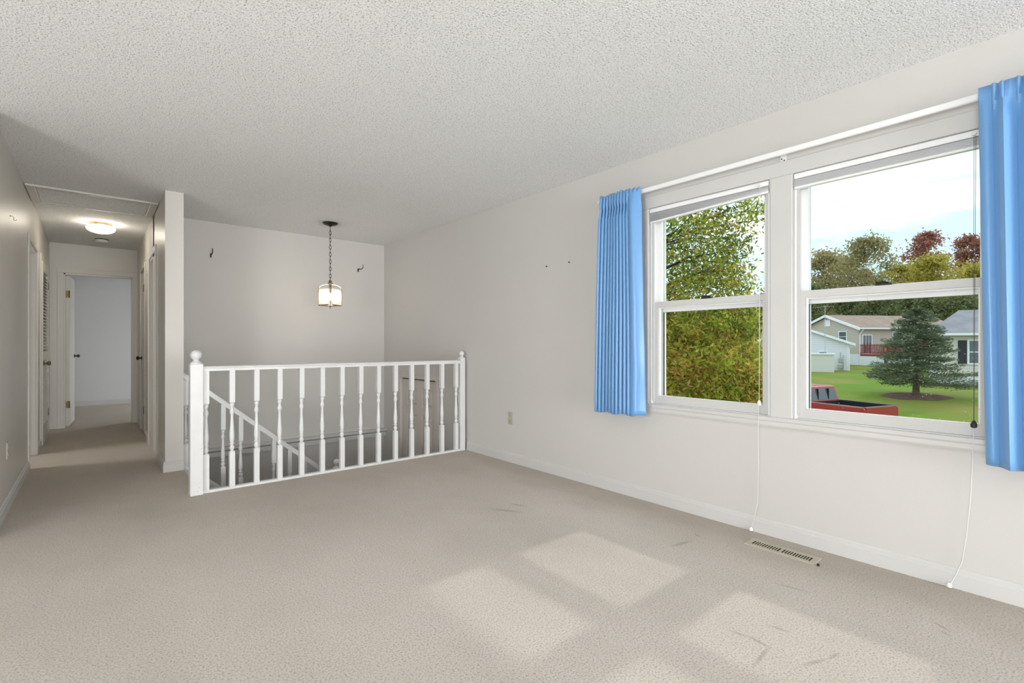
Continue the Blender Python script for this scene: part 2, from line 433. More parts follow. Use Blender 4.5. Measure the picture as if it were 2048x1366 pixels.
# baseboards (with a small cap moulding)
def baseboard_y(name, x, sx, y0, y1, mat='trim'):
    """along Y on a wall whose face is at x; sx = direction into the room"""
    p = [(x, 0), (x + sx * .014, 0), (x + sx * .014, .066), (x + sx * .010, .070), (x + sx * .010, .083), (x + sx * .004, .090), (x, .090)]
    structure(name, MB().prism(p, y1 - y0, 'y', y0), mat)
def baseboard_x(name, y, sy, x0, x1, mat='trim'):
    p = [(y, 0), (y + sy * .014, 0), (y + sy * .014, .066), (y + sy * .010, .070), (y + sy * .010, .083), (y + sy * .004, .090), (y, .090)]
    structure(name, MB().prism(p, x1 - x0, 'x', x0), mat)
baseboard_y('baseboard_right', XW, -1, Y_BACK, 4.26)
baseboard_y('baseboard_left', XL, 1, Y_KIT, 6.035, 'trim')
baseboard_y('baseboard_hall_left', XL, 1, 6.925, 7.295, 'trim')
baseboard_y('baseboard_hall_right', XC0, -1, YC - .013, 5.955)
baseboard_y('baseboard_hall_right_far', XC0, -1, 6.785, 7.285)
baseboard_x('baseboard_column', YC, -1, XC0 - .012, XC1)
baseboard_x('baseboard_bedroom', YB, -1, -2.5, XW)
baseboard_x('baseboard_kitchen', Y_KIT - .12, -1, X_OUT, XL)
baseboard_y('baseboard_dining_left', X_OUT, 1, 1.25, Y_KIT - .12)

# ledge on the stairwell wall at floor level
lp = [(YF, -.122), (YF - .055, -.118), (YF - .055, -.064), (YF - .030, -.058), (YF - .030, -.050), (YF - .080, -.044), (YF - .080, -.022), (YF, -.018)]
structure('trim_1', MB().prism(lp, XW - XC1, 'x', XC1), 'trim', label='moulded ledge along the stairwell wall')

# ------------------------------------------------------------------ windows
def frame_boxes(mb, x0, x1, y0, y1, z0, z1, wy, wz0, wz1):
    mb.box(x0, x1, y0, y0 + wy, z0, z1); mb.box(x0, x1, y1 - wy, y1, z0, z1)
    mb.box(x0, x1, y0 + wy, y1 - wy, z0, z0 + wz0); mb.box(x0, x1, y0 + wy, y1 - wy, z1 - wz1, z1)
    return mb
def make_window(name, y0, y1, label):
    r = structure_root(name, (XW, (y0 + y1) / 2, WIN_Z0), label)
    z0, z1 = WIN_Z0, WIN_Z1
    # jamb liner
    j = frame_boxes(MB(), XW + .004, XWO + .02, y0, y1, z0, z1, .012, .003, .016)
    part('jamb', j, 'vinyl', r)
    part('sash_stop', MB().box(XW + .005, XW + .019, y0 + .012, y0 + .026, z0 + .02, z1 - .02).box(XW + .005, XW + .019, y1 - .026, y1 - .012, z0 + .02, z1 - .02), 'vinyl_in', r)
    zi = 1.385
    # lower sash, inner track
    a0, a1 = y0 + .012, y1 - .012
    ls = part('lower_sash', frame_boxes(MB(), XW + .020, XW + .050, a0, a1, z0 + .004, zi + .016, .038, .052, .036), 'vinyl_in', r)
    part('glazing_bead', frame_boxes(MB(), XW + .040, XW + .052, a0 + .036, a1 - .036, z0 + .05, zi - .014, .010, .010, .014), 'vinyl', ls)
    part('pane', MB().box(XW + .034, XW + .037, a0 + .038, a1 - .038, z0 + .056, zi - .02), 'glass_dusty', ls)
    lk = part('sash_lock', MB().prism([(XW + .020, (y0 + y1) / 2 - .035), (XW + .052, (y0 + y1) / 2 - .030), (XW + .058, (y0 + y1) / 2 + .03), (XW + .024, (y0 + y1) / 2 + .035)], .009, 'z', zi + .016), 'black', ls)
    part('latch_lever', MB().tube([(XW + .04, (y0 + y1) / 2 - .018, zi + .027), (XW + .038, (y0 + y1) / 2 + .005, zi + .034), (XW + .03, (y0 + y1) / 2 + .034, zi + .030)], .006, 6), 'black', lk)
    # upper sash, outer track
    us = part('upper_sash', frame_boxes(MB(), XW + .054, XW + .084, a0, a1, zi - .012, z1 - .012, .042, .034, .045), 'vinyl', r)
    part('pane', MB().box(XW + .067, XW + .070, a0 + .042, a1 - .042, zi + .02, z1 - .055), 'glass', us)
    # storm window at the outside
    st = part('storm_frame', frame_boxes(MB(), XW + .118, XW + .140, a0, a1, z0 + .01, z1 - .012, .028, .030, .03).box(XW + .110, XW + .140, a0, a1, zi - .050, zi + .004), 'vinyl', r)
    part('screen_edge', frame_boxes(MB(), XW + .112, XW + .118, a0 + .024, a1 - .024, z0 + .034, zi - .044, .005, .005, .007), 'doorgap', st)
    part('sill', MB().quadbox([(XW + .05, y0, z0 - .02), (XWO + .06, y0, z0 - .03), (XWO + .06, y1, z0 - .03), (XW + .05, y1, z0 - .02), (XW + .05, y0, z0 + .018), (XWO + .06, y0, z0 + .004), (XWO + .06, y1, z0 + .004), (XW + .05, y1, z0 + .018)]), 'vinyl', r)
    return r
make_window('window_1', W1[0], W1[1], 'double-hung window looking onto the yellowing tree')
make_window('window_2', W2[0], W2[1], 'double-hung window looking onto the lawn and houses')

# casing: head, sides, mullion and apron
c0, c1 = W2[0] - .062, W1[1] + .062
tr = structure_root('trim_2', (XW, 1.16, .63), 'white casing around the pair of windows')
part('head_casing', MB().bevbox(XW - .014, XW, c0, c1, WIN_Z1, WIN_Z1 + .084, .003), 'trim', tr)
part('side_casing', MB().bevbox(XW - .014, XW, W1[1] + .006, c1, WIN_Z0 - .002, WIN_Z1, .003).box(XW - .008, XW + .004, W1[1], W1[1] + .008, WIN_Z0, WIN_Z1), 'trim', tr)
part('side_casing', MB().bevbox(XW - .014, XW, c0, W2[0] - .006, WIN_Z0 - .002, WIN_Z1, .003).box(XW - .008, XW + .004, W2[0] - .008, W2[0], WIN_Z0, WIN_Z1), 'trim', tr)
part('mullion_casing', MB().bevbox(XW - .013, XW, W2[1] + .006, W1[0] - .006, WIN_Z0 - .002, WIN_Z1, .003).box(XW - .008, XW + .004, W2[1], W2[1] + .008, WIN_Z0, WIN_Z1).box(XW - .008, XW + .004, W1[0] - .008, W1[0], WIN_Z0, WIN_Z1), 'trim', tr)
ap = [(XW, .630), (XW - .010, .630), (XW - .014, .640), (XW - .012, .660), (XW - .017, .668), (XW - .017, .686), (XW - .010, .690), (XW, .690)]
part('apron', MB().prism(ap, c1 - c0, 'y', c0), 'trim', tr)

# ------------------------------------------------------------------ mini blinds (raised)
def make_blind(y0, y1, n, stack_z0, tilt, cord_y, end, label, dark=False):
    r = thing('mini_blind', (XW + .012, (y0 + y1) / 2, WIN_Z1), label, 'blind', 'raised mini blinds at the windows')
    x0, x1 = XW - .012, XW + .016
    part('headrail', MB().bevbox(x0, x1, y0, y1, WIN_Z1 - .034, WIN_Z1 - .006, .002), 'vinyl', r)
    zt = WIN_Z1 - .038; pitch = (zt - stack_z0 - .014) / n
    sm = MB().quadbox([(-.017, -(y1 - y0) / 2, -.0012), (.013, -(y1 - y0) / 2, -.0002), (.013, (y1 - y0) / 2, -.0002), (-.017, (y1 - y0) / 2, -.0012), (-.017, -(y1 - y0) / 2, .0008), (.013, -(y1 - y0) / 2, .0018), (.013, (y1 - y0) / 2, .0018), (-.017, (y1 - y0) / 2, .0008)])
    first = None
    for k in range(n):
        zk = zt - pitch * (k + .5) - WIN_Z1
        if first is None:
            first = part('slat', sm, 'blind', r, local=True); o = first
        else:
            o = copy_part(first, (0, 0, 0), r)
        o.location = (-.008 + .002 * (k % 2), 0, zk)
        o.rotation_euler = (-tilt * (k / n) ** 2, 0, 0)
    b = part('bottom_rail', MB().bevbox(-.016, .012, -(y1 - y0) / 2, (y1 - y0) / 2, -.007, .007, .003), 'vinyl', r, local=True)
    b.location = (-.008, 0, stack_z0 + .007 - WIN_Z1); b.rotation_euler = (-tilt, 0, 0)
    yt = cord_y
    part('tilt_gear', MB().lathe([(.010, -.006), (.010, .006)], (x0 - .004, yt, WIN_Z1 - .02), 10, 'x'), 'plastic_white', r)
    pts, tas = end
    c = part('lift_cord', MB().tube([(x0 - .003, yt, WIN_Z1 - .03), (x0 - .004, yt + .001, tas + .03)], .0009, 6).tube([(x0 - .003, yt - .006, WIN_Z1 - .03), (x0 - .006, yt - .001, tas + .03)], .0009, 6), 'cord_dark' if dark else 'cord', r)
    part('tassel', MB().lathe([(.004, 0), (.011, .004), (.012, .016), (.006, .030), (.003, .034)], (x0 - .005, yt, tas), 10), 'black' if dark else 'plastic_white', c, True)
    d = part('long_cord', MB().tube(pts, .0018, 6), 'cord', r)
    e = pts[-1]
    part('tassel', MB().lathe([(.005, 0), (.011, .003), (.011, .014), (.005, .022)], (e[0], e[1], e[2] - .006), 10), 'plastic_white', d, True)
    return r
make_blind(W1[0] + .004, W1[1] - .004, 9, 1.968, .038, 1.276,
           ([(XW - .016, 1.279, .75), (XW - .024, 1.278, .62), (XW - .022, 1.277, .40), (XW - .020, 1.283, .18), (XW - .022, 1.297, .10), (XW - .028, 1.318, .010)], .745),
           'raised white mini blind with a crooked bottom rail above the window facing the tree')
make_blind(W2[0] + .004, W2[1] - .004, 11, 1.972, .004, .351,
           ([(XW - .016, .352, .72), (XW - .020, .355, .60), (XW - .020, .362, .42), (XW - .020, .375, .25), (XW - .022, .390, .13), (XW - .024, .412, .06), (XW - .032, .432, .010)], .735),
           'raised white mini blind with dark cords above the window facing the houses', True)

# ------------------------------------------------------------------ curtain rod and curtains
XR = 2.905
rod = thing('curtain_rod', (XR, 1.1, 2.16), 'long white flat traverse curtain rod above the two windows', 'curtain rod')
part('track', MB().prism([(XR + .006, 2.158), (XR + .002, 2.163), (XR + .002, 2.184), (XR + .007, 2.188), (XR + .020, 2.188), (XR + .020, 2.158)], 2.42 + .42, 'y', -.42), 'vinyl', rod)
part('return_arm', MB().box(XR - .01, XW, 2.420, 2.426, 2.160, 2.186), 'vinyl', rod)
part('return_arm', MB().box(XR - .01, XW, -.426, -.420, 2.160, 2.186), 'vinyl', rod)
bk = part('bracket', MB().box(XR, XW, 1.140, 1.156, 2.176, 2.184).box(XW - .004, XW, 1.132, 1.164, 2.140, 2.194), 'vinyl', rod)
for (y, z) in ((1.142, 2.148), (1.156, 2.158), (1.150, 2.198), (1.175, 2.200)):
    part('screw', MB().lathe([(.004, -.004), (.003, 0)], (XW - .004, y, z), 8, 'x'), 'black', bk)

def cloth_mat():
    m, t, o = new_mat('blue_satin')
    n = t.nodes.new; l = t.links.new
    b = n('ShaderNodeBsdfPrincipled'); b.inputs['Base Color'].default_value = (.17, .40, .74, 1)
    b.inputs['Roughness'].default_value = .32; b.inputs['Specular IOR Level'].default_value = .6; b.inputs['Sheen Weight'].default_value = .3
    c = n('ShaderNodeTexCoord'); mp_ = n('ShaderNodeMapping'); mp_.inputs['Scale'].default_value = (160, 160, 160); mp_.inputs['Rotation'].default_value = (.785, 0, 0)
    l(c.outputs['Object'], mp_.inputs[0]); ck = n('ShaderNodeTexVoronoi'); ck.inputs['Scale'].default_value = 1.0; l(mp_.outputs[0], ck.inputs['Vector'])
    bp = n('ShaderNodeBump'); bp.inputs['Strength'].default_value = .12; bp.inputs['Distance'].default_value = .001
    l(ck.outputs[0], bp.inputs['Height']); l(bp.outputs[0], b.inputs['Normal'])
    tl = n('ShaderNodeBsdfTranslucent'); tl.inputs[0].default_value = (.2, .42, .75, 1)
    mx = n('ShaderNodeMixShader'); mx.inputs[0].default_value = .15
    l(b.outputs[0], mx.inputs[1]); l(tl.outputs[0], mx.inputs[2]); l(mx.outputs[0], o.inputs[0])
    return m
M['satin'] = cloth_mat()

def make_curtain(name, profile, ztop, zbot, label, rows=44, thick=.0025):
    """profile(s, t): s along the cloth 0..1, t height 0 (hem)..1 (top) -> (x, y)"""
    mb = MB(); NS = 320
    for r in range(rows + 1):
        q = r / rows; t = 1 - (1 - q) ** 1.0
        for k in range(NS + 1):
            s_ = k / NS; x, y, dz = profile(s_, t)
            mb.v.append((x, y, zbot + (ztop - zbot) * t + dz))
    for r in range(rows):
        for k in range(NS):
            a = r * (NS + 1) + k; mb.f.append((a, a + 1, a + NS + 2, a + NS + 1))
    root = thing(name, (XR, sum(v[1] for v in mb.v) / len(mb.v), zbot), label, 'curtain', 'blue pinch-pleated curtains')
    o = part('panel', mb, 'satin', root, True)
    md = o.modifiers.new('thickness', 'SOLIDIFY'); md.thickness = thick; md.offset = 0
    # stitched hem band along the bottom
    return root

def smooth(a, b, x):
    x = min(1, max(0, (x - a) / (b - a))); return x * x * (3 - 2 * x)

def left_profile(s, t):
    yt0, yt1 = 2.352, 2.026; yb0, yb1 = 2.397, 1.992
    z = .605 + (2.205 - .605) * t
    y0 = yb0 + (yt0 - yb0) * t; y1 = yb1 + (yt1 - yb1) * t
    pin = math.exp(-((z - 2.085) / .035) ** 2)
    flat = .70                                   # the leading panel hangs flat
    top = smooth(2.07, 2.19, z)
    if s < flat:
        u = s / flat; n = 9.5
        ph = 2 * math.pi * (n * u + .10 * math.sin(5.1 * u + 1) * (1 - t * .4)) 
        amp = (.027 + .006 * math.sin(9 * u + 2)) * (1 - .45 * pin) * (1 - .35 * top)
        sn = math.sin(ph); sh = math.copysign(abs(sn) ** .65, sn)
        yy = y0 + (y1 - y0) * (u * .74) + .006 * math.sin(2 * ph) * (1 - pin)
        xx = XR - .054 - amp * sh
    else:
        u = (s - flat) / (1 - flat)
        yy = y0 + (y1 - y0) * (.74 + .26 * u)
        bulge = .030 * math.sin(math.pi * min(1, u * 1.05)) * (1 - .75 * top)
        xx = XR - .054 - bulge + .030 * u * (1 - .4 * top)
        e = 2 * math.pi * 9.5 * 1; sn = math.sin(e + 2 * math.pi * .10 * math.sin(6.1) * (1 - t * .4))
        xx += -(.027) * math.copysign(abs(sn) ** .65, sn) * (1 - u) * (1 - .35 * top) * (1 - .45 * pin)
        xx += .0025 * math.sin(14 * z + 5 * u) * u * (1 - t)
    xx += .004 * math.sin(3 * z + 6 * s)
    return xx, yy, -.006 * math.sin(19 * s) * (1 - t) + .006 * top * math.sin(60 * s)

def right_profile(s, t):
    z = .602 + (2.190 - .602) * t
    y0 = .300 + (.324 - .300) * t; y1 = -.40
    pin = math.exp(-((z - 2.075) / .030) ** 2); top = smooth(2.075, 2.15, z); low = 1 - top
    yy = y0 + (y1 - y0) * s
    x = XR - .046
    if s < .058:                                  # flat leading panel
        q = s / .058; x -= .012 * math.sin(math.pi * q) * low
    else:
        u = (s - .058) / .098; ph = 2 * math.pi * u; k = int(u)
        c = math.cos(ph)
        amp = .028 + .006 * math.sin(2.3 * k + 1)
        x -= low * (1 - .55 * pin) * amp * (math.copysign(abs(c) ** .75, c) * -1 + 1) * .5 * 1.35
        x -= top * .010 * (math.sin(3 * ph) * (1 if (u % 1) < .55 else .15) + .5)
        x -= pin * .018 * math.exp(-(((u % 1) - .5) / .16) ** 2)
        yy += .004 * math.sin(2 * ph) * low
    x += .005 * math.sin(9 * s + 2.2 * z) * (1 - t)
    return x, yy, -.010 * math.sin(7 * s) * (1 - t)
make_curtain('curtain', left_profile, 2.187, .612, 'narrow blue satin curtain with many tight folds hanging beside the window facing the tree')
make_curtain('curtain', right_profile, 2.190, .602, 'wide blue satin curtain with deep pinch pleats overlapping the window facing the houses')

# ------------------------------------------------------------------ balusters and railings
def sq_ring(h, z): return [(-h, -h, z), (h, -h, z), (h, h, z), (-h, h, z)]
def baluster_mesh(zb, zt, t0, t1, h=.0185):
    """square blocks at both ends, a turned vase between t0 and t1"""
    mb = MB()
    mb.box(-h, h, -h, h, zb, t0 - .006); mb.box(-h, h, -h, h, t1 + .006, zt)
    # chamfered shoulders
    for (za, zb_, a, b) in ((t0 - .006, t0 + .004, h, h * .62), (t1 - .004, t1 + .006, h * .62, h)):
        i = len(mb.v); mb.v += sq_ring(a, za) + sq_ring(b, zb_)
        for k in range(4): mb.f.append((i + k, i + (k + 1) % 4, i + 4 + (k + 1) % 4, i + 4 + k))
    T = t1 - t0
    pr = [(.010, 0), (.0115, .02), (.0165, .045), (.018, .075), (.0165, .10), (.0115, .122), (.0125, .135), (.0175, .150), (.0175, .165), (.0125, .180), (.0145, .20), (.0175, .26), (.0185, .31), (.0175, .38),
          (.0150, .47), (.0125, .58), (.0108, .68), (.0102, .74), (.0125, .765), (.0172, .795), (.0178, .82), (.0150, .85), (.0112, .88), (.0112, .905), (.0150, .93), (.0170, .955), (.0150, .98), (.0112, 1.0)]
    mb.lathe([(r, t0 + q * T) for r, q in pr], (0, 0, 0), 14)
    return mb

def ball_finial(cx_, cy, z, r):
    """base ring, neck and ball; z is the top of the post"""
    p = [(r * 1.0, 0), (r * 1.0, r * .18), (r * .86, r * .30), (r * .80, r * .40), (r * .52, r * .55), (r * .46, r * .70), (r * .55, r * .84)]
    cz = r * .84 + r * .84
    for k in range(2, 13):
        a = math.pi * k / 12 if k > 2 else math.pi * 2.2 / 12
        p.append((max(r * math.sin(a), r * .02), cz - r * math.cos(a)))
    return MB().lathe(p, (cx_, cy, z), 20)

yc = YR + .045
rl = thing('stair_guard_railing', (1.78, yc, 0), 'white painted railing with fourteen turned balusters edging the carpet at the stairwell', 'railing')
nw = part('newel_post', MB().bevbox(.530, .612, yc - .042, yc + .042, 0, .962, .003), 'rail', rl)
part('ball_finial', ball_finial(.571, yc, .962, .038), 'rail', nw, True)
for k, (y, z) in enumerate(((yc - .0425, .03), (yc - .0425, .055), (yc - .0425, .34))):
    part('nail_head', MB().lathe([(.0025, -.0005), (.002, .0005)], (.575 + .012 * k, y, z), 6, 'y'), 'black', nw)
nr = part('newel_post', MB().bevbox(2.900, 2.958, yc - .028, yc + .028, 0, .966, .003), 'rail', rl)
part('ball_finial', ball_finial(2.932, yc, .966, .027), 'rail', nr, True)
hp = [(yc - .030, .908), (yc + .030, .908), (yc + .030, .924), (yc + .034, .930), (yc + .028, .940), (yc + .014, .944), (yc - .014, .944), (yc - .028, .940), (yc - .034, .930), (yc - .030, .924)]
part('handrail', MB().prism(hp, 2.90 - .612, 'x', .612), 'rail', rl)
part('bottom_rail', MB().bevbox(.612, 2.90, yc - .022, yc + .022, 0, .020, .003), 'rail', rl)
bm_ = baluster_mesh(.018, .910, .288, .658)
b0 = None
for k in range(14):
    x = .634 + k * .1712
    if b0 is None: b0 = part('baluster', bm_, 'rail', rl, True, local=True); o = b0
    else: o = copy_part(b0, (0, 0, 0), rl)
    o.location = (x - 1.78, 0, 0)

# stairs going down to the entry landing
st = structure_root('stairs_upper', (XC1, 4.8, 0), 'carpeted stairs down to the entry')
NSTEP = 7; RISE = -ZL / NSTEP; RUN = .224
for k in range(1, NSTEP):
    x0 = XC1 + (k - 1) * RUN; z = -k * RISE
    part('step', MB().box(x0 - .02 + .02, x0 + RUN + .025, 4.37, 5.22, z - .19, z), 'carpet', st)
part('riser', MB().box(XC1 - .02, XC1 + .001, 4.37, 5.22, -.2, -.001), 'carpet', st)
xe = XC1 + (NSTEP - 1) * RUN
structure('landing', MB().box(xe, XW, 4.36, YF, ZL - .2, ZL), 'carpet', label='entry landing at the foot of the upper stairs')
st2 = structure_root('stairs_lower', (xe, 5.7, ZL), 'carpeted stairs down to the basement')
for k in range(1, 7):
    x0 = xe - (k - 1) * RUN; z = ZL - k * RISE
    part('step', MB().box(x0 - RUN - .025, x0, 5.29, YF, z - .19, z), 'carpet', st2)
# drywall panel below the stringer between the flights
structure('wall_stair_middle', MB().prism([(XC1, -.26), (xe + .04, ZL - .22), (xe + .04, -2.9), (XC1, -2.9)], .05, 'y', 5.225), 'wall')

SL = -.853; YS = 5.25
sr = thing('descending_stair_railing', (XC1 + .02, YS, 0), 'white stair railing with turned balusters sloping down to the entry landing', 'railing')
def slope_bar(x0, x1, ztop0, h, hw):
    z0 = ztop0; z1 = ztop0 + SL * (x1 - x0)
    return MB().quadbox([(x0, YS - hw, z0 - h), (x1, YS - hw, z1 - h), (x1, YS + hw, z1 - h), (x0, YS + hw, z0 - h), (x0, YS - hw, z0), (x1, YS - hw, z1), (x1, YS + hw, z1), (x0, YS + hw, z0)])
xs0, xs1 = XC1 + .001, 1.945
hrz = .848
part('handrail', slope_bar(xs0, xs1, hrz, .042, .026), 'rail', sr)
part('handrail_cap', slope_bar(xs0, xs1, hrz + .010, .012, .020), 'rail', sr)
part('shoe_rail', slope_bar(xs0, xs1, .042, .030, .028), 'rail', sr)
part('stringer', slope_bar(xs0, xs1, .014, .275, .019), 'rail', sr)
bs = baluster_mesh(-.02, .795, .215, .555)
b0 = None
for k in range(9):
    x = .620 + k * .1465
    if b0 is None: b0 = part('baluster', bs, 'rail', sr, True, local=True); o = b0
    else: o = copy_part(b0, (0, 0, 0), sr)
    o.location = (x - XC1 - .02, 0, SL * (x - xs0) + .02)
nb = part('newel_post', MB().bevbox(1.945, 2.012, YS - .033, YS + .033, ZL, -.215, .003), 'rail', sr)
part('ball_finial', ball_finial(1.978, YS, -.215, .036), 'rail', nb, True)

# ------------------------------------------------------------------ doors
def panel_door(mb_root, axis, face, sgn, u0, u1, z0, z1, mat, depth=.035, panels=True):
    """slab with recessed moulded panels; face = visible plane, sgn = outward direction"""
    def bx(mb, a, b, c, d, e, f):
        if axis == 'x': mb.box(min(a, b), max(a, b), c, d, e, f)
        else: mb.box(c, d, min(a, b), max(a, b), e, f)
        return mb
    core = bx(MB(), face - sgn * .020, face - sgn * depth, u0, u1, z0, z1)
    slab = part('slab', core, mat, mb_root)
    W_ = u1 - u0; H = z1 - z0; st_ = .115
    rows = [(z1 - .10 - .22, z1 - .10), (z0 + 1.02, z1 - .10 - .22 - .11), (z0 + .22, z0 + .87)]
    mid = (u0 + u1) / 2
    fr = MB()
    for (a, b) in ((u0, u0 + st_), (mid - .055, mid + .055), (u1 - st_, u1)): bx(fr, face, face - sgn * .0205, a, b, z0, z1)
    zcur = [(z0, rows[2][0]), (rows[2][1], rows[1][0]), (rows[1][1], rows[0][0]), (rows[0][1], z1)]
    for (a, b) in ((u0 + st_, mid - .055), (mid + .055, u1 - st_)):
        for (c, d) in zcur: bx(fr, face, face - sgn * .0205, a, b, c, d)
    part('stile_frame', fr, mat, mb_root)
    for (a, b) in ((u0 + st_, mid - .055), (mid + .055, u1 - st_)):
        for (c, d) in rows:
            i = .028; q = .012
            def P(u, z, x): return (x, u, z) if axis == 'x' else (u, x, z)
            xa, xb = face - sgn * .020, face - sgn * .004
            pts = [P(a + q, c + q, xa), P(b - q, c + q, xa), P(b - q, d - q, xa), P(a + q, d - q, xa), P(a + q + i, c + q + i, xb), P(b - q - i, c + q + i, xb), P(b - q - i, d - q - i, xb), P(a + q + i, d - q - i, xb)]
            part('raised_panel', MB().quadbox(pts), mat, mb_root)
    return slab
def knob(parent, c, axis, sgn, mat='darkmetal', name='door_knob'):
    pr = [(.026, 0), (.026, .004), (.012, .010), (.010, .026), (.020, .034), (.026, .046), (.024, .056), (.012, .062), (.002, .063)]
    return part(name, MB().lathe([(r, sgn * z) for r, z in pr], c, 14, axis), mat, parent, True)

fd = structure_root('door_1', (XW, 5.31, ZL), 'beige six-panel front door at the entry landing')
panel_door(fd, 'x', XW + .022, -1, DOOR_Y0 + .008, DOOR_Y1 - .008, ZL + .01, DOOR_Z1 - .030, 'door')
part('weather_strip', MB().box(XW + .02, XW + .06, DOOR_Y0 + .002, DOOR_Y1 - .002, DOOR_Z1 - .029, DOOR_Z1 - .016).box(XW + .024, XW + .06, DOOR_Y0, DOOR_Y0 + .0075, ZL, DOOR_Z1 - .02), 'doorgap', fd)
cas = MB()
for (a, b) in ((DOOR_Y0 - .058, DOOR_Y0 + .002), (DOOR_Y1 - .002, DOOR_Y1 + .058)): cas.bevbox(XW - .014, XW + .002, a, b, ZL, DOOR_Z1 - .014, .003)
part('side_casing', cas, 'door', fd)
part('head_casing', MB().bevbox(XW - .014, XW + .002, DOOR_Y0 - .058, DOOR_Y1 + .058, DOOR_Z1 - .014, DOOR_Z1 + .046, .003).bevbox(XW - .018, XW - .008, DOOR_Y0 - .058, DOOR_Y1 + .058, DOOR_Z1 + .03, DOOR_Z1 + .046, .003), 'door', fd)
part('backing', MB().box(XW + .07, XW + .10, DOOR_Y0, DOOR_Y1, ZL, DOOR_Z1), 'door', fd)
knob(fd, (XW + .02, DOOR_Y1 - .07, ZL + .95), 'x', -1)

def casing_y(parent, x, sx, y0, y1, z1, mat, w_=.060, t=.014):
    for (a, b) in ((y0 - w_, y0 + .004), (y1 - .004, y1 + w_)):
        part('side_casing', MB().bevbox(min(x, x + sx * t), max(x, x + sx * t), a, b, 0, z1 + .004, .003), mat, parent)
    part('head_casing', MB().bevbox(min(x, x + sx * t), max(x, x + sx * t), y0 - w_, y1 + w_, z1 + .004, z1 + .06, .003), mat, parent)
def jamb_y(parent, xa, xb, y0, y1, z1, mat, t=.018):
    part('jamb', MB().box(xa, xb, y0, y0 + t, 0, z1).box(xa, xb, y1 - t, y1, 0, z1).box(xa, xb, y0 + t, y1 - t, z1 - t, z1), mat, parent)
def hinge(parent, c, axis='x', mat='goldmetal'):
    x, y, z = c
    mb = MB().lathe([(.006, -.045), (.006, .045)], (x, y, z), 8)
    if axis == 'x': mb.box(x - .002, x + .003, y - .030, y + .004, z - .043, z + .043)
    else: mb.box(x - .004, x + .028, y - .003, y + .003, z - .043, z + .043)
    return part('hinge', mb, mat, parent)

# hall left, open doorway to the bath
d2 = structure_root('door_2', (XL, 6.48, 0), 'doorway with white casing in the hall wall')
casing_y(d2, XL, 1, LD1[0], LD1[1], LD1[3], 'doorw'); jamb_y(d2, XL - .12, XL, LD1[0], LD1[1], LD1[3], 'doorw')
part('door_stop', MB().box(XL - .075, XL - .045, LD1[1] - .030, LD1[1] - .018, 0, 2.0).box(XL - .075, XL - .045, LD1[0] + .018, LD1[0] + .03, 0, 2.0), 'doorw', d2)
part('slab', MB().box(XL - .84, XL - .125, LD1[1] - .055, LD1[1] - .020, .01, 2.01), 'doorw', d2)
# hall left, louvered closet door
d3 = structure_root('door_3', (XL, 7.74, 0), 'louvered closet door with dark knob in the hall')
casing_y(d3, XL, 1, LD2[0], LD2[1], LD2[3], 'doorw')
jamb_y(d3, XL - .12, XL, LD2[0], LD2[1], LD2[3], 'doorw')
y0, y1 = LD2[0] + .012, LD2[1] - .012; xf = XL + .022
fr = MB()
for (a, b) in ((y0, y0 + .055), (y1 - .055, y1)): fr.box(xf - .030, xf, a, b, .012, 2.015)
for (c, d) in ((.012, .20), (.93, 1.03), (1.915, 2.015)): fr.box(xf - .030, xf, y0 + .055, y1 - .055, c, d)
part('stile_frame', fr, 'doorw', d3)
part('backing', MB().box(xf - .034, xf - .031, y0, y1, .012, 2.015), 'doorgap', d3)
sl = MB().quadbox([(-.004, -.30, -.014), (.020, -.30, -.020), (.020, .30, -.020), (-.004, .30, -.014), (-.008, -.30, .012), (-.002, -.30, .014), (-.002, .30, .014), (-.008, .30, .012)])
hl = (y1 - y0) / 2 - .055
sl.v = [(x, y / .30 * hl, z) for x, y, z in sl.v]
s0 = None
for (za, zb_) in ((.225, .915), (1.05, 1.90)):
    n = int((zb_ - za) / .034)
    for k in range(n):
        z = za + (k + .5) * (zb_ - za) / n
        if s0 is None: s0 = part('louver_slat', sl, 'doorw', d3, local=True); o = s0
        else: o = copy_part(s0, (0, 0, 0), d3)
        o.location = (xf - .016 - XL, (y0 + y1) / 2 - 7.74, z)
knob(d3, (xf, y0 + .03, .90), 'x', 1, 'goldmetal')
for z in (.30, 1.80): hinge(d3, (xf + .002, y1 + .006, z))
# hall right, doors
for nm, rd, lab, hz in (('door_4', RD1, 'closed white door in the hall beside the column', False), ('door_5', RD2, 'closed white door with dark knob at the far end of the hall', True)):
    d = structure_root(nm, (XC0, (rd[0] + rd[1]) / 2, 0), lab)
    casing_y(d, XC0, -1, rd[0], rd[1], rd[3], 'doorw'); jamb_y(d, XC0, XC1, rd[0], rd[1], rd[3], 'doorw')
    xs = XC0 + (.060 if not hz else .004)
    part('slab', MB().box(xs, xs + .035, rd[0] + .02, rd[1] - .02, .01, 2.01), 'doorw', d)
    knob(d, (xs, rd[1] - .08 if hz else rd[0] + .09, .93), 'x', -1)
    if hz:
        for z in (.32, 1.78): hinge(d, (XC0 - .016, rd[0] + .012, z))
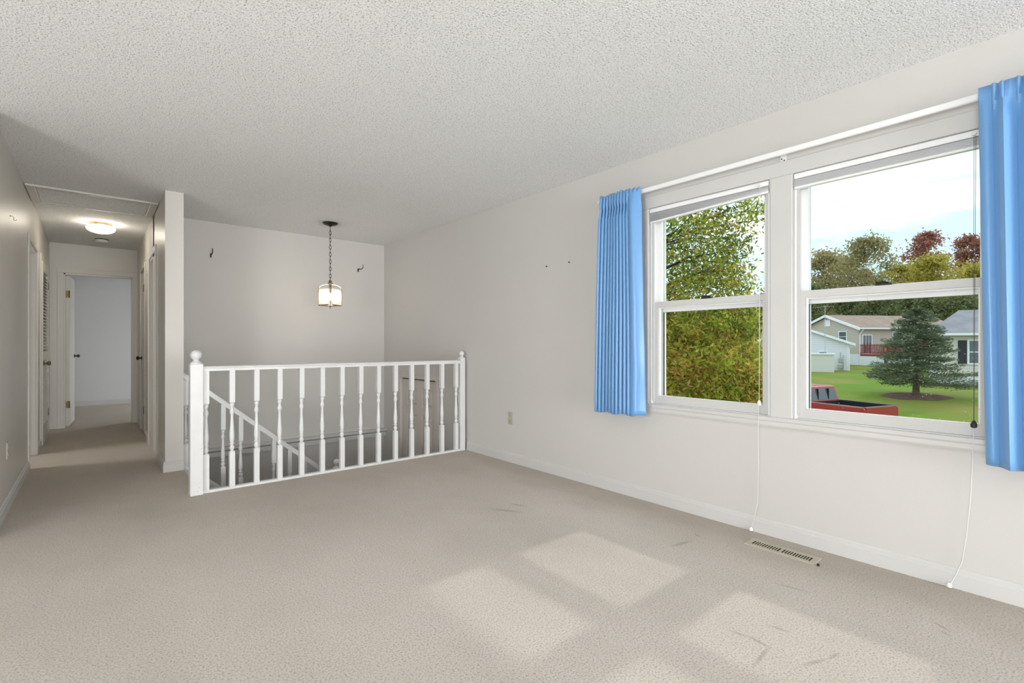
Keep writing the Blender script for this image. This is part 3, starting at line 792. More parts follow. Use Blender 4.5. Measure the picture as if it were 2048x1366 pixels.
# hall end doorway with the door swung into the bedroom
d6 = structure_root('door_6', (.05, YE, 0), 'end doorway with a door opened into the bedroom')
for (a, b) in ((ED[0] - .062, ED[0] + .004), (ED[1] - .004, ED[1] + .062)):
    part('side_casing', MB().bevbox(a, b, YE - .014, YE, 0, ED[3] + .004, .003), 'doorw', d6)
part('head_casing', MB().bevbox(ED[0] - .062, ED[1] + .062, YE - .014, YE, ED[3] + .004, ED[3] + .066, .003), 'doorw', d6)
part('jamb', MB().box(ED[0], ED[0] + .018, YE, YE + .12, 0, ED[3]).box(ED[1] - .018, ED[1], YE, YE + .12, 0, ED[3]).box(ED[0], ED[1], YE, YE + .12, ED[3] - .018, ED[3]), 'doorw', d6)
lf = part('slab', MB().box(0, .035, 0, .69, .012, 2.03), 'doorw', d6, local=True)
lf.location = (ED[0] + .020 - .05, .10, 0); lf.rotation_euler = (0, 0, math.radians(-3.0))
pr = [(.026, 0), (.026, .004), (.012, .010), (.010, .030), (.020, .038), (.026, .050), (.012, .064), (.002, .066)]
part('door_knob', MB().lathe([(r, .035 + z) for r, z in pr], (0, .63, .94), 14, 'x'), 'darkmetal', lf, True, local=True)
for z in (.30, 1.78): part('hinge', MB().box(.0, .036, -.004, .004, z - .045, z + .045).lathe([(.007, z - .048), (.007, z + .048)], (.036, -.006, 0), 8), 'goldmetal', lf, local=True)

# attic hatch
ah = thing('attic_hatch', (.008, 6.05, ZC), 'rectangular attic hatch with white moulded frame in the hall ceiling', 'hatch')
hx0, hx1, hy0, hy1 = XL + .006, XC0 - .004, 5.715, 6.385
part('frame_front', MB().bevbox(hx0, hx1, hy0, hy0 + .055, ZC - .016, ZC, .003), 'doorw', ah)
part('frame_back', MB().bevbox(hx0, hx1, hy1 - .03, hy1, ZC - .012, ZC, .003), 'doorw', ah)
part('frame_side', MB().bevbox(hx0, hx0 + .06, hy0 + .055, hy1 - .03, ZC - .014, ZC, .003), 'doorw', ah)
part('frame_side', MB().bevbox(hx1 - .06, hx1, hy0 + .055, hy1 - .03, ZC - .014, ZC, .003), 'doorw', ah)
part('panel', MB().box(hx0 + .064, hx1 - .064, hy0 + .058, hy1 - .034, ZC - .006, ZC), 'ceiling', ah)

# ------------------------------------------------------------------ lamps
hlx, hly = .052, 7.07
hl_ = thing('ceiling_light', (hlx, hly, ZC), 'lit round flush-mount light with white dome on the hall ceiling', 'ceiling light')
part('base', MB().lathe([(.105, 0), (.105, -.030), (.098, -.038)], (hlx, hly, ZC), 28), 'brass', hl_, True)
part('dome', MB().lathe([(.096, -.034), (.120, -.042), (.128, -.058), (.120, -.078), (.095, -.096), (.055, -.108), (.004, -.112)], (hlx, hly, ZC), 28), emit('lit_dome', (1.0, .90, .74), 14.0), hl_, True)
sm = thing('smoke_detector', (.07, 8.15, ZC), 'round white smoke detector on the hall ceiling', 'smoke detector')
part('mounting_plate', MB().lathe([(.070, 0), (.070, -.010)], (.07, 8.15, ZC), 24), 'darkmetal', sm)
part('cover', MB().lathe([(.066, -.010), (.066, -.030), (.058, -.040), (.004, -.044)], (.07, 8.15, ZC), 24), 'plastic_white', sm, True)

px, py = 1.977, 5.435
pl = thing('pendant_lantern', (px, py, ZC), 'lit brass lantern with ribbed glass panes hanging on a chain over the stairs', 'pendant light')
part('canopy', MB().lathe([(.082, 0), (.082, -.006), (.060, -.022), (.022, -.030), (.010, -.040), (.004, -.042)], (px, py, ZC), 28), 'darkmetal', pl, True)
# chain
z = ZC - .045; k = 0; link_h = .050
while z > 1.800:
    pts = []
    for j in range(13):
        a = 2 * math.pi * j / 12
        u, v = .0115 * math.cos(a), .024 * math.sin(a)
        pts.append((px + (u if k % 2 else u * .35), py + (u * .35 if k % 2 else u), z - .024 + v))
    part('chain_link', MB().tube(pts, .0030, 6), 'darkmetal', pl, True)
    z -= .0395; k += 1
part('crown', MB().lathe([(.010, 1.812), (.020, 1.800), (.012, 1.790), (.030, 1.778), (.034, 1.772), (.012, 1.762), (.010, 1.745)], (px, py, 0), 12), 'brass', pl, True)
ang = math.radians(45 - 40.19)
def lc(sx, sy, h=.083):    # lantern corner, turned so that one post faces the stair head
    a = math.radians(26); x, y = sx * h, sy * h
    return (px + x * math.cos(a) - y * math.sin(a), py + x * math.sin(a) + y * math.cos(a))
zb_, zt_ = 1.535, 1.712
cs = [lc(-1, -1), lc(1, -1), lc(1, 1), lc(-1, 1)]
ribbed, t_, o_ = new_mat('ribbed_lantern_glass')
tr_ = t_.nodes.new('ShaderNodeBsdfTransparent'); tl_ = t_.nodes.new('ShaderNodeBsdfTranslucent'); tl_.inputs[0].default_value = (1, .97, .92, 1)
c_ = t_.nodes.new('ShaderNodeTexCoord'); wv = t_.nodes.new('ShaderNodeTexNoise'); mp_ = t_.nodes.new('ShaderNodeMapping'); mp_.inputs['Scale'].default_value = (140, 140, 6)
t_.links.new(c_.outputs['Object'], mp_.inputs[0]); t_.links.new(mp_.outputs[0], wv.inputs['Vector']); wv.inputs['Scale'].default_value = 1
rr = t_.nodes.new('ShaderNodeMapRange')
for i, v in zip((1, 2, 3, 4), (.38, .62, .008, .075)): rr.inputs[i].default_value = v
t_.links.new(wv.outputs[0], rr.inputs[0])
mx_ = t_.nodes.new('ShaderNodeMixShader'); t_.links.new(rr.outputs[0], mx_.inputs[0]); t_.links.new(tr_.outputs[0], mx_.inputs[1]); t_.links.new(tl_.outputs[0], mx_.inputs[2]); t_.links.new(mx_.outputs[0], o_.inputs[0])
for k in range(4):
    a, b = cs[k], cs[(k + 1) % 4]
    part('post', MB().tube([(a[0], a[1], zb_ - .004), (a[0], a[1], zt_ + .006)], .0055, 8), 'brass', pl, True)
    part('bottom_bar', MB().tube([(a[0], a[1], zb_), (b[0], b[1], zb_)], .005, 8), 'brass', pl, True)
    arch = []
    for j in range(9):
        q = j / 8; arch.append((a[0] + (px - a[0]) * (1 - math.cos(q * math.pi / 2)), a[1] + (py - a[1]) * (1 - math.cos(q * math.pi / 2)), zt_ + .004 + .052 * math.sin(q * math.pi / 2)))
    part('arch_arm', MB().tube(arch, .0032, 8), 'brass', pl, True)
    d = Vector((b[0] - a[0], b[1] - a[1], 0)).normalized(); nrm = Vector((d.y, -d.x, 0)) * .0012
    a2 = Vector((a[0], a[1], 0)) + d * .006; b2 = Vector((b[0], b[1], 0)) - d * .006
    zz0, zz1 = zb_ + .006, zt_ - .002
    part('glass_pane', MB().quadbox([(*(a2 - nrm).xy, zz0), (*(b2 - nrm).xy, zz0), (*(b2 + nrm).xy, zz0), (*(a2 + nrm).xy, zz0), (*(a2 - nrm).xy, zz1), (*(b2 - nrm).xy, zz1), (*(b2 + nrm).xy, zz1), (*(a2 + nrm).xy, zz1)]), ribbed, pl)
part('socket', MB().lathe([(.012, 1.765), (.014, 1.70), (.012, 1.675)], (px, py, 0), 12), 'brass', pl, True)
part('cross_bar', MB().tube([(*cs[0], zb_), (*cs[2], zb_)], .004, 6).tube([(*cs[1], zb_), (*cs[3], zb_)], .004, 6), 'brass', pl, True)
part('finial', MB().lathe([(.010, 1.535), (.012, 1.526), (.006, 1.518), (.008, 1.508), (.002, 1.502)], (px, py, 0), 12), 'brass', pl, True)
part('bulb', MB().sphere((px, py, 1.630), .026, 16, 10, 1.5), emit('lit_bulb', (1.0, .88, .74), 95.0), pl, True)

# ------------------------------------------------------------------ small wall things
def outlet(x, sx, y, z, label, w_=.070, h=.115, mat='outletgrey', toggle=False):
    r = thing('wall_outlet', (x, y, z), label, 'outlet')
    xa, xb = sorted((x, x + sx * .005)); part('cover_plate', MB().bevbox(xa, xb, y - w_ / 2, y + w_ / 2, z - h / 2, z + h / 2, .002), mat, r)
    for dz in (-.026, .026):
        xa, xb = sorted((x + sx * .004, x + sx * .008)); f_ = part('socket_face', MB().bevbox(xa, xb, y - .017, y + .017, z + dz - .014, z + dz + .014, .0018), mat, r)
        xa, xb = sorted((x + sx * .0078, x + sx * .0086))
        part('slot', MB().box(xa, xb, y - .009, y - .007, z + dz - .004, z + dz + .006).box(xa, xb, y + .006, y + .008, z + dz - .004, z + dz + .006), 'doorgap', f_)
    return r
outlet(XW, -1, 3.56, .412, 'almond electrical outlet low on the window wall')
outlet(XL, 1, 4.72, .395, 'ivory electrical outlet low on the hall wall', mat='ivory')
def plant_hook(x, y, z, dx, label):
    r = thing('plant_hook', (x, y, z), label, 'hook', 'black iron plant hooks on the stairwell wall')
    part('back_plate', MB().bevbox(x - .007, x + .007, y - .006, y, z - .034, z + .012, .002), 'black', r)
    part('arm', MB().tube([(x, y - .004, z - .010), (x + dx * .2, y - .03, z + .004), (x + dx * .6, y - .055, z - .002), (x + dx * .95, y - .075, z + .006), (x + dx * 1.1, y - .082, z + .03), (x + dx, y - .078, z + .055)], .006, 8, .004), 'black', r, True)
    part('screw', MB().lathe([(.004, -.008), (.003, -.006)], (x, y, z - .026), 8, 'y'), 'darkmetal', r)
plant_hook(.965, YF, 2.085, .004, 'black iron plant hook nearest the column on the stairwell wall')
plant_hook(2.625, YF, 2.085, .030, 'curled black iron plant hook between the lantern and the corner')
hk = thing('cup_hook', (XL, 4.88, 1.985), 'small brass cup hook high on the hall wall', 'hook')
part('base', MB().lathe([(.007, 0), (.005, .004)], (XL, 4.88, 2.0), 10, 'x'), 'brass', hk)
part('wire', MB().tube([(XL, 4.88, 2.0), (XL + .014, 4.88, 2.0), (XL + .020, 4.88, 1.990), (XL + .016, 4.88, 1.976), (XL + .024, 4.88, 1.970), (XL + .034, 4.88, 1.978)], .002, 6), 'brass', hk, True)
for (y, z, lab) in ((3.064, 1.779, 'small dark picture nail in the bare wall, nearer to the railing'), (2.799, 1.781, 'small dark picture nail in the bare wall, nearer to the curtain')):
    nl = thing('picture_nail', (XW, y, z), lab, 'nail', 'pair of picture nails')
    part('shaft', MB().lathe([(.0025, 0), (.0025, -.014)], (XW, y, z), 8, 'x'), 'black', nl)
    part('head', MB().lathe([(.0065, -.014), (.0065, -.016), (.002, -.018)], (XW, y, z), 10, 'x'), 'black', nl)

# floor register
rg = thing('floor_register', (2.805, 1.087, 0), 'beige metal floor register with dark slots in the carpet below the windows', 'vent')
vx0, vx1, vy0, vy1 = 2.752, 2.858, .915, 1.262
part('duct', MB().box(vx0 + .012, vx1 - .012, vy0 + .012, vy1 - .012, 0, .002), 'ventdark', rg)
f_ = MB()
f_.box(vx0, vx0 + .022, vy0, vy1, 0, .006); f_.box(vx1 - .026, vx1, vy0, vy1, 0, .006)
f_.box(vx0 + .022, vx1 - .026, vy0, vy0 + .026, 0, .006); f_.box(vx0 + .022, vx1 - .026, vy1 - .026, vy1, 0, .006)
part('frame', f_, 'vent', rg)
part('divider', MB().box(vx0 + .022, vx1 - .026, 1.082, 1.094, .001, .006), 'vent', rg)
ys = [vy0 + .026 + (vy1 - vy0 - .052) * (k + 1) / 23 for k in range(22)]
s0 = None
for y in ys:
    if abs(y - 1.088) < .010: continue
    if s0 is None: s0 = part('bar', MB().box(-.029, .029, -.0018, .0018, 0, .0045), 'vent', rg, local=True); o = s0
    else: o = copy_part(s0, (0, 0, 0), rg)
    o.location = ((vx0 + .022 + vx1 - .026) / 2 - 2.805, y - 1.087, .001)
part('lever', MB().lathe([(.006, 0), (.006, .010), (.002, .012)], (vx0 + .006, vy0 - .018, 0), 8), 'ventdark', rg)

# unseen sliding and patio doors, added as openings for the fill lamps
sdr = structure_root('door_7', (X_OUT, -.6, 0), 'unseen sliding glass door of the dining area, added for the light')
part('frame', frame_boxes(MB(), X_OUT - .14, X_OUT - .02, -2.4, 1.2, .02, 2.06, .05, .04, .05).box(X_OUT - .12, X_OUT - .06, -.64, -.56, .06, 2.01), 'vinyl', sdr)
bw = structure_root('door_8', (.9, Y_BACK, 0), 'unseen patio doors behind the camera, added for the light')
fb = MB()
for (a, b, c, d) in ((-.7, -.65, .03, 2.06), (2.45, 2.5, .03, 2.06), (.87, .93, .08, 2.01), (-.65, 2.45, .03, .08), (-.65, 2.45, 2.01, 2.06)): fb.box(a, b, Y_BACK - .14, Y_BACK - .04, c, d)
part('frame', fb, 'vinyl', bw)
wb = structure_root('window_3', (XW, 10.6, .5), 'bedroom window')
part('frame', frame_boxes(MB(), XW + .03, XWO, BEDW[0], BEDW[1], BEDW[2], BEDW[3], .05, .05, .05), 'vinyl', wb)
# ------------------------------------------------------------------ outside
YAW = math.radians(40.19)
FW = Vector((math.sin(YAW), math.cos(YAW), 0)); RT = Vector((math.cos(YAW), -math.sin(YAW), 0))
def ground_point(px_, d):
    """point on the terrain seen in pixel column px_ at depth d"""
    p = FW * d + RT * ((px_ - 1024) / PX_F * d); return Vector((p.x, p.y, gz(p.x)))
def view_frame(px_):
    v = (FW + RT * ((px_ - 1024) / PX_F)).normalized(); return Vector((v.y, -v.x, 0)), v
GP = [(3.1, -1.6), (12, -1.95), (18.5, -2.26), (23.8, -2.26), (31.8, -1.47), (44, -1.36), (60, -1.30), (95, -.6), (200, 1.5)]
def gz(x):
    if x <= GP[0][0]: return GP[0][1]
    for (a, za), (b, zb) in zip(GP, GP[1:]):
        if x <= b: return za + (zb - za) * (x - a) / (b - a)
    return GP[-1][1]

M['lawn'] = pbr('lawn_grass', (.125, .235, .022), .9, noise=(.28, .2), mottled=(.23, .23, .055), bump=(9, .6, .05), spec=.1)
M['mulch'] = pbr('mulch', (.17, .105, .07), .95, noise=(6, .4), bump=(25, .8, .03))
M['asphalt'] = pbr('asphalt', (.16, .16, .16), .9, noise=(4, .2))
M['bark'] = pbr('bark', (.16, .12, .085), .9, noise=(9, .4), bump=(30, .8, .02))
M['bark_dark'] = pbr('dark_bark', (.085, .065, .05), .9, noise=(9, .4), bump=(30, .8, .02))
lawn = MB(); xs = [3.18, 6, 9, 12, 15, 18.5, 21, 23.8, 26, 28, 30, 31.8, 34, 37, 40, 44, 50, 60, 70, 80, 95, 120, 150, 200, 260]; ysg = [-60 + 6 * k for k in range(46)]
for x in xs:
    for y in ysg: lawn.v.append((x, y, gz(x)))
for i in range(len(xs) - 1):
    for j in range(len(ysg) - 1):
        a = i * len(ysg) + j; lawn.f.append((a, a + len(ysg), a + len(ysg) + 1, a + 1))
structure('ground', lawn, 'lawn', True, 'green lawn with brownish patches outside the windows')
structure('driveway', MB().box(18.6, 23.7, -50, 110, -2.4, -2.245), 'asphalt')

# ---- foliage
def leaf(mb, c, u, v, l, w_, tone):
    i = len(mb.v)
    mb.v += [tuple(c - u * l), tuple(c - v * w_ + u * (l * .1)), tuple(c + u * l), tuple(c + v * w_ + u * (l * .1))]
    mb.f.append((i, i + 1, i + 2, i + 3)); mb.tone.append(min(1, max(0, tone)))
def rdir(rg):
    z = rg.uniform(-1, 1); a = rg.uniform(0, 2 * math.pi); r = math.sqrt(1 - z * z); return Vector((r * math.cos(a), r * math.sin(a), z))
def rand_leaf(mb, rg, c, l, w_, tone, droop=0.0):
    u = rdir(rg); u.z -= droop; u.normalize(); n = rdir(rg); v = u.cross(n)
    if v.length < .05: v = u.orthogonal()
    leaf(mb, c, u, v.normalized(), l, w_, tone)

LM = {
 'near': leaf_mat('yellowing_leaves', [(.13, .16, .035), (.27, .34, .05), (.50, .56, .08), (.72, .66, .12), (.80, .50, .15), (.66, .32, .15)], .65),
 'olive': leaf_mat('olive_leaves', [(.22, .20, .09), (.36, .32, .14), (.46, .39, .18), (.54, .44, .23)], .4),
 'russet': leaf_mat('russet_leaves', [(.20, .085, .065), (.36, .15, .10), (.46, .21, .14), (.50, .30, .19)], .4),
 'yellow': leaf_mat('yellow_green_leaves', [(.26, .25, .05), (.44, .39, .07), (.58, .49, .09), (.64, .52, .16)], .4),
 'green': leaf_mat('dark_green_leaves', [(.09, .12, .055), (.16, .20, .08), (.24, .27, .11), (.34, .30, .15)], .35),
 'pine': leaf_mat('pine_needles', [(.06, .085, .045), (.12, .165, .085), (.20, .25, .14), (.32, .36, .25)], .2),
}
def far_tree(name, px_, d, top_y, hw, kind, label, n=8500, leafs=.17, seed=1, low=.22):
    leafs *= d / 68.0
    rg = random.Random(seed * 77 + 5)
    base = ground_point(px_, d); H = CAM_Z + (689 - top_y) / PX_F * d - base.z; R = hw / PX_F * d
    r = thing(name, base, label, 'tree', 'trees beyond the houses')
    tk = MB().tube([(0, 0, -.2), (.1 * R, .05, H * .3), (0, .05 * R, H * .8)], max(.10, R * .07), 8, .04)
    for k in range(7):
        a = rg.uniform(0, 6.28); z = H * rg.uniform(.25, .6)
        tk.tube([(0, 0, z), (math.cos(a) * R * .4, math.sin(a) * R * .4, z + H * .12), (math.cos(a) * R * .75, math.sin(a) * R * .75, z + H * .26)], R * .03, 6, .02)
    part('trunk', tk, 'bark', r, True, local=True)
    mb = MB(); cl = []
    ncl = 95
    for k in range(ncl):
        q = rg.random(); z = H * (low + (1 - low) * q ** .9)
        prof = math.sin(math.pi * min(1, max(.06, (q * .86 + .12)))) ** .55
        a = rg.uniform(0, 6.28); rad = R * prof * math.sqrt(rg.random()) * .88
        s = R * rg.uniform(.22, .40)
        cl.append((Vector((math.cos(a) * rad, math.sin(a) * rad, min(z, H - s * .6))), s, rg.uniform(-.16, .16)))
    for k in range(n):
        c, s, t0 = cl[rg.randrange(ncl)]
        p = c + Vector((rg.gauss(0, .5), rg.gauss(0, .5), rg.gauss(0, .38))) * s
        rand_leaf(mb, rg, p, leafs * rg.uniform(.7, 1.4), leafs * .55, .45 + t0 + rg.gauss(0, .20))
    o = part('foliage', mb, LM[kind], r, local=True); o['kind'] = 'stuff'
    return r

FT = [  # px, depth, top y, half width, kind, label
 (1645, 116, 500, 52, 'olive', 'olive-brown tree behind the beige house gable'),
 (1735, 98, 474, 56, 'olive', 'tallest olive-brown tree rising behind the beige house'),
 (1693, 138, 515, 62, 'olive', 'faded olive tree filling the gap between two taller olive trees'),
 (1848, 156, 466, 46, 'russet', 'russet-leaved tree behind the yellow-green trees'),
 (1945, 138, 470, 44, 'russet', 'russet-leaved tree above the grey-roofed house'),
 (1800, 122, 530, 48, 'yellow', 'small yellow-green tree beside the tallest olive tree'),
 (1872, 104, 512, 54, 'yellow', 'broad yellow-green tree in front of the russet tree'),
 (1962, 120, 524, 54, 'yellow', 'golden-yellow tree behind the grey-roofed house'),
 (1620, 80, 570, 42, 'green', 'dark green tree behind the white house gable'),
 (1690, 92, 580, 42, 'green', 'dark green tree behind the beige house roof'),
 (1762, 82, 572, 44, 'green', 'dark green tree behind the ridge of the beige house'),
 (1838, 89, 576, 44, 'green', 'dark green tree behind the spruce top'),
 (1908, 80, 570, 44, 'green', 'dark green tree just behind the grey hip roof'),
 (1982, 86, 566, 46, 'green', 'dark green tree behind the curtain edge'),
 (1490, 84, 612, 42, 'green', 'dark green tree above the low brown roof'),
 (1552, 96, 575, 38, 'green', 'dark green tree at the window mullion'),
 (1580, 132, 555, 46, 'olive', 'olive tree behind the window mullion'),
 (2085, 104, 500, 60, 'yellow', 'yellow tree hidden by the wide curtain'),
 (1415, 98, 600, 50, 'green', 'dark green tree beyond the yellowing tree'),
]
for i, (a, d, ty, hw, k, lab) in enumerate(FT):
    far_tree('autumn_tree' if k != 'green' else 'leafy_tree', a, d, ty, hw, k, lab, seed=i + 1, leafs=.19 if k != 'green' else .18, low=.06 if k == 'green' else .12)

# ---- the near yellowing tree
def near_tree():
    rg = random.Random(11)
    bx, by = 7.45, 5.15; bz = gz(bx)
    r = thing('yellowing_tree', (bx, by, bz), 'bushy tree with narrow green, yellow and orange leaves close outside the window', 'tree')
    RZ = [(-1.3, 1.2), (-.6, 1.95), (.1, 2.25), (.5, 2.25), (1.1, 1.92), (1.9, 1.72), (2.7, 1.62), (3.4, 2.05), (4.2, 1.9), (5.0, 1.2), (5.5, .3)]
    def R(z):
        for (a, ra), (b, rb) in zip(RZ, RZ[1:]):
            if a <= z <= b: return ra + (rb - ra) * (z - a) / (b - a)
        return .2
    part('trunk', MB().tube([(bx, by, bz - .1), (bx + .05, by, .2), (bx - .05, by + .05, 2.2), (bx, by, 5.0)], .13, 10, .03), 'bark_dark', r, True)
    twigs = MB(); pts = []
    for k in range(150):
        z0 = rg.uniform(-1.1, 4.4); a = rg.uniform(0, 6.28); up = rg.uniform(.0, .7) if z0 > .8 else rg.uniform(-.35, .4)
        z1 = min(5.3, z0 + up); rr = R(z1) * rg.uniform(.80, 1.0); d = Vector((math.cos(a), math.sin(a), 0))
        p0 = Vector((bx, by, z0)); p2 = Vector((bx, by, z1)) + d * rr; p1 = p0.lerp(p2, .5) + Vector((0, 0, .12))
        if k < 70: 
            o = part('branch', MB().tube([p0, p1, p2], .022, 6, .004), 'bark_dark', r, True)
        else: twigs.tube([p0, p1, p2], .014, 5, .003)
        for q in (.45, .6, .72, .84, .95, 1.0):
            c = (p0.lerp(p1, q * 2) if q < .5 else p1.lerp(p2, q * 2 - 1)); pts.append((c, .20 + .10 * q))
    part('twigs', twigs, 'bark_dark', r)['kind'] = 'stuff'
    for k in range(900):
        z = rg.uniform(-1.2, 5.2)
        if z > 1.9 and rg.random() < .45: continue
        a = rg.uniform(0, 6.28); rr = R(z) * (rg.random() ** .40)
        pts.append((Vector((bx + math.cos(a) * rr, by + math.sin(a) * rr, z)), rg.uniform(.14, .26)))
    for k in range(900):
        z = rg.uniform(-1.0, 1.45); a = rg.uniform(2.6, 5.9); rr = R(z) * (.55 + .45 * rg.random())
        pts.append((Vector((bx + math.cos(a) * rr, by + math.sin(a) * rr, z)), rg.uniform(.14, .24)))
    near = []; mb = MB()
    for (c, s) in pts:
        dens = 74 if c.z < 1.7 else 40
        t0 = (.52 if c.z < 1.3 else .36 if c.z < 2.3 else .24) + rg.gauss(0, .13)
        for k in range(dens):
            p = c + Vector((rg.gauss(0, .5), rg.gauss(0, .5), rg.gauss(0, .45))) * s
            u = rdir(rg); u.z -= .35; u.normalize(); v = u.cross(rdir(rg))
            if v.length < .05: v = u.orthogonal()
            v.normalize(); tone = t0 + rg.gauss(0, .17)
            if rg.random() < .05: tone = rg.uniform(.75, 1)
            near.append((p, u, v, rg.uniform(.030, .052), tone))
    # the leaves that show largest are leaves of their own
    def key(e):
        p = e[0]; dv = Vector((p.x, p.y, p.z - CAM_Z)); nn = e[1].cross(e[2]); face = abs(nn.dot(dv.normalized()))
        u = RT.dot(p) / FW.dot(p); inwin = .31 < u < .515 and -.12 < (p.z - CAM_Z) / FW.dot(p) < .27
        return -(face * e[3] / dv.length) * (1 if inwin else .01)
    near.sort(key=key)
    meshes = []
    for t in (.12, .3, .45, .6, .8):
        m = MB(); leaf(m, Vector((0, 0, 0)), Vector((1, 0, 0)), Vector((0, 1, 0)), .044, .015, t)
        q = m.mesh('leaf'); q.materials.append(LM['near']); meshes.append(q)
    base = Vector((bx, by, bz))
    for e in near[:300]:
        mi = min(range(5), key=lambda i: abs((.12, .3, .45, .6, .8)[i] - e[4]))
        o = bpy.data.objects.new('leaf', meshes[mi]); COL.objects.link(o); o.parent = r
        m3 = Matrix((e[1], e[2], e[1].cross(e[2]))).transposed(); o.location = e[0] - base; o.rotation_euler = m3.to_euler()
        o.scale = (e[3] / .044,) * 3
    for e in near[300:]: leaf(mb, e[0], e[1], e[2], e[3], e[3] * .36, e[4])
    o = part('foliage', mb, LM['near'], r); o['kind'] = 'stuff'
near_tree()

# ---- spruce on the lawn
def conifer():
    rg = random.Random(5); p = ground_point(1832, 25.0); bx, by, bz = p
    r = thing('spruce_tree', (bx, by, bz), 'spreading dark blue-green spruce standing in a mulch ring on the lawn', 'tree')
    H = 4.42
    part('trunk', MB().tube([(bx, by, bz - .1), (bx + .02, by, bz + 1.5), (bx, by, bz + H * .96)], .17, 10, .02), 'bark', r, True)
    RZ = [(.62, 1.4), (.80, 2.5), (1.15, 2.75), (1.6, 2.2), (2.1, 1.75), (2.6, 1.6), (3.1, 1.25), (3.6, 1.1), (4.0, .75), (4.42, .12)]
    def R(z):
        for (a, ra), (b, rb) in zip(RZ, RZ[1:]):
            if a <= z <= b: return ra + (rb - ra) * (z - a) / (b - a)
        return .1
    mb = MB(); rv, vv = view_frame(1832)
    nb_ = 210
    for k in range(nb_):
        z = .64 + (H - .66) * (k + rg.random()) / nb_; a = rg.uniform(0, 6.28); d = Vector((math.cos(a), math.sin(a), 0))
        skew = 1.0 + (.16 * d.dot(rv) if z < 1.7 else 0)
        rr = R(z) * rg.uniform(.70, 1.06) * skew; sag = -.10 * rr + rg.uniform(-.08, .10)
        p0 = Vector((bx, by, bz + z)); p1 = p0 + d * (rr * .55) + Vector((0, 0, sag * .9)); p2 = p0 + d * rr + Vector((0, 0, sag * .5))
        if k % 2 == 0: part('branch', MB().tube([p0, p1, p2], .026, 5, .006), 'bark', r)
        side = Vector((-d.y, d.x, 0)); tb = rg.gauss(0, .12)
        for j in range(int(46 + 50 * rr)):
            q = rg.random() ** .62; c = p0.lerp(p1, q * 2) if q < .5 else p1.lerp(p2, q * 2 - 1)
            wid = .34 * rr * (1.05 - q * .75)
            c = c + side * rg.gauss(0, wid * .6) + Vector((0, 0, rg.gauss(.02, .055)))
            u = (d * .8 + side * rg.uniform(-.9, .9) + Vector((0, 0, rg.uniform(-.1, .7)))).normalized()
            v = u.cross(rdir(rg)); v = v.normalized() if v.length > .05 else u.orthogonal()
            leaf(mb, c, u, v, rg.uniform(.05, .10), .017, .42 + tb + .25 * (q - .5) + rg.gauss(0, .16))
    o = part('needles', mb, LM['pine'], r); o['kind'] = 'stuff'
    # mulch ring
    ring = MB(); n = 40
    for rad, h in ((0, .07), (.6, .06), (1.05, .035), (1.35, -.01)):
        for k in range(n):
            a = 6.2832 * k / n; q = rad * (1 + .08 * math.sin(3 * a + 1) + .05 * math.sin(7 * a)); x, y = bx + q * math.cos(a), by + q * math.sin(a)
            ring.v.append((x, y, gz(x) + h + .02))
    for j in range(3):
        for k in range(n): ring.f.append((j * n + k, j * n + (k + 1) % n, (j + 1) * n + (k + 1) % n, (j + 1) * n + k))
    structure('mulch_bed', ring, 'mulch', True, 'round bed of brown mulch under the spruce')
conifer()

# ---- houses
M['siding_white'] = siding_mat('white_siding', (.80, .82, .86), .20)
M['siding_beige'] = siding_mat('beige_siding', (.56, .50, .43), .20)
M['siding_cream'] = siding_mat('cream_siding', (.74, .73, .66), .20)
M['roof_brown'] = pbr('brown_shingles', (.33, .245, .19), .9, noise=(1.2, .2), bump=(6, .4, .03))
M['roof_grey'] = pbr('grey_shingles', (.27, .27, .29), .9, noise=(1.2, .2), bump=(6, .4, .03))
M['house_trim'] = pbr('house_trim', (.85, .87, .90), .5)
M['foundation'] = pbr('painted_block', (.78, .80, .86), .8)
M['house_glass'] = pbr('dark_window_glass', (.10, .13, .15), .12, spec=.6)
M['shutter'] = pbr('dark_shutter', (.035, .035, .05), .6)
M['deck_red'] = pbr('red_deck_paint', (.33, .055, .05), .6, noise=(3, .2))
M['grey_box'] = pbr('grey_meter_box', (.45, .46, .44), .5)
M['shed'] = pbr('pale_shed_panel', (.72, .70, .66), .6)

def hwin(root, fixed, u0, u1, z0, z1, axis, mid=True):
    """window on a house wall: axis 'y' -> wall in the local xz plane at y=fixed facing -y; 'x' -> at x=fixed facing -x"""
    def B(a, b, c, d, e, f):
        return MB().box(c, d, fixed - b, fixed - a, e, f) if axis == 'y' else MB().box(fixed - b, fixed - a, c, d, e, f)
    t = .10; f_ = MB()
    for (c, d, e, g) in ((u0 - t, u0, z0 - t, z1 + t), (u1, u1 + t, z0 - t, z1 + t), (u0, u1, z0 - t, z0), (u0, u1, z1, z1 + t)) + (((u0, u1, (z0 + z1) / 2 - .03, (z0 + z1) / 2 + .03),) if mid else ()):
        b = B(0, .07, c, d, e, g); i = len(f_.v); f_.v += b.v; f_.f += [tuple(q + i for q in ff) for ff in b.f]
    wn = part('window', f_, 'house_trim', root, local=True)
    part('pane', B(.005, .03, u0, u1, z0, z1), 'house_glass', wn, local=True)
    return wn

def house_root(name, px_, d, rot, label):
    p = ground_point(px_, d); rv, vv = view_frame(px_)
    ang_ = math.atan2(rv.y, rv.x) + rot
    return thing(name, p, label, 'house', 'houses across the lawn', ang_), p

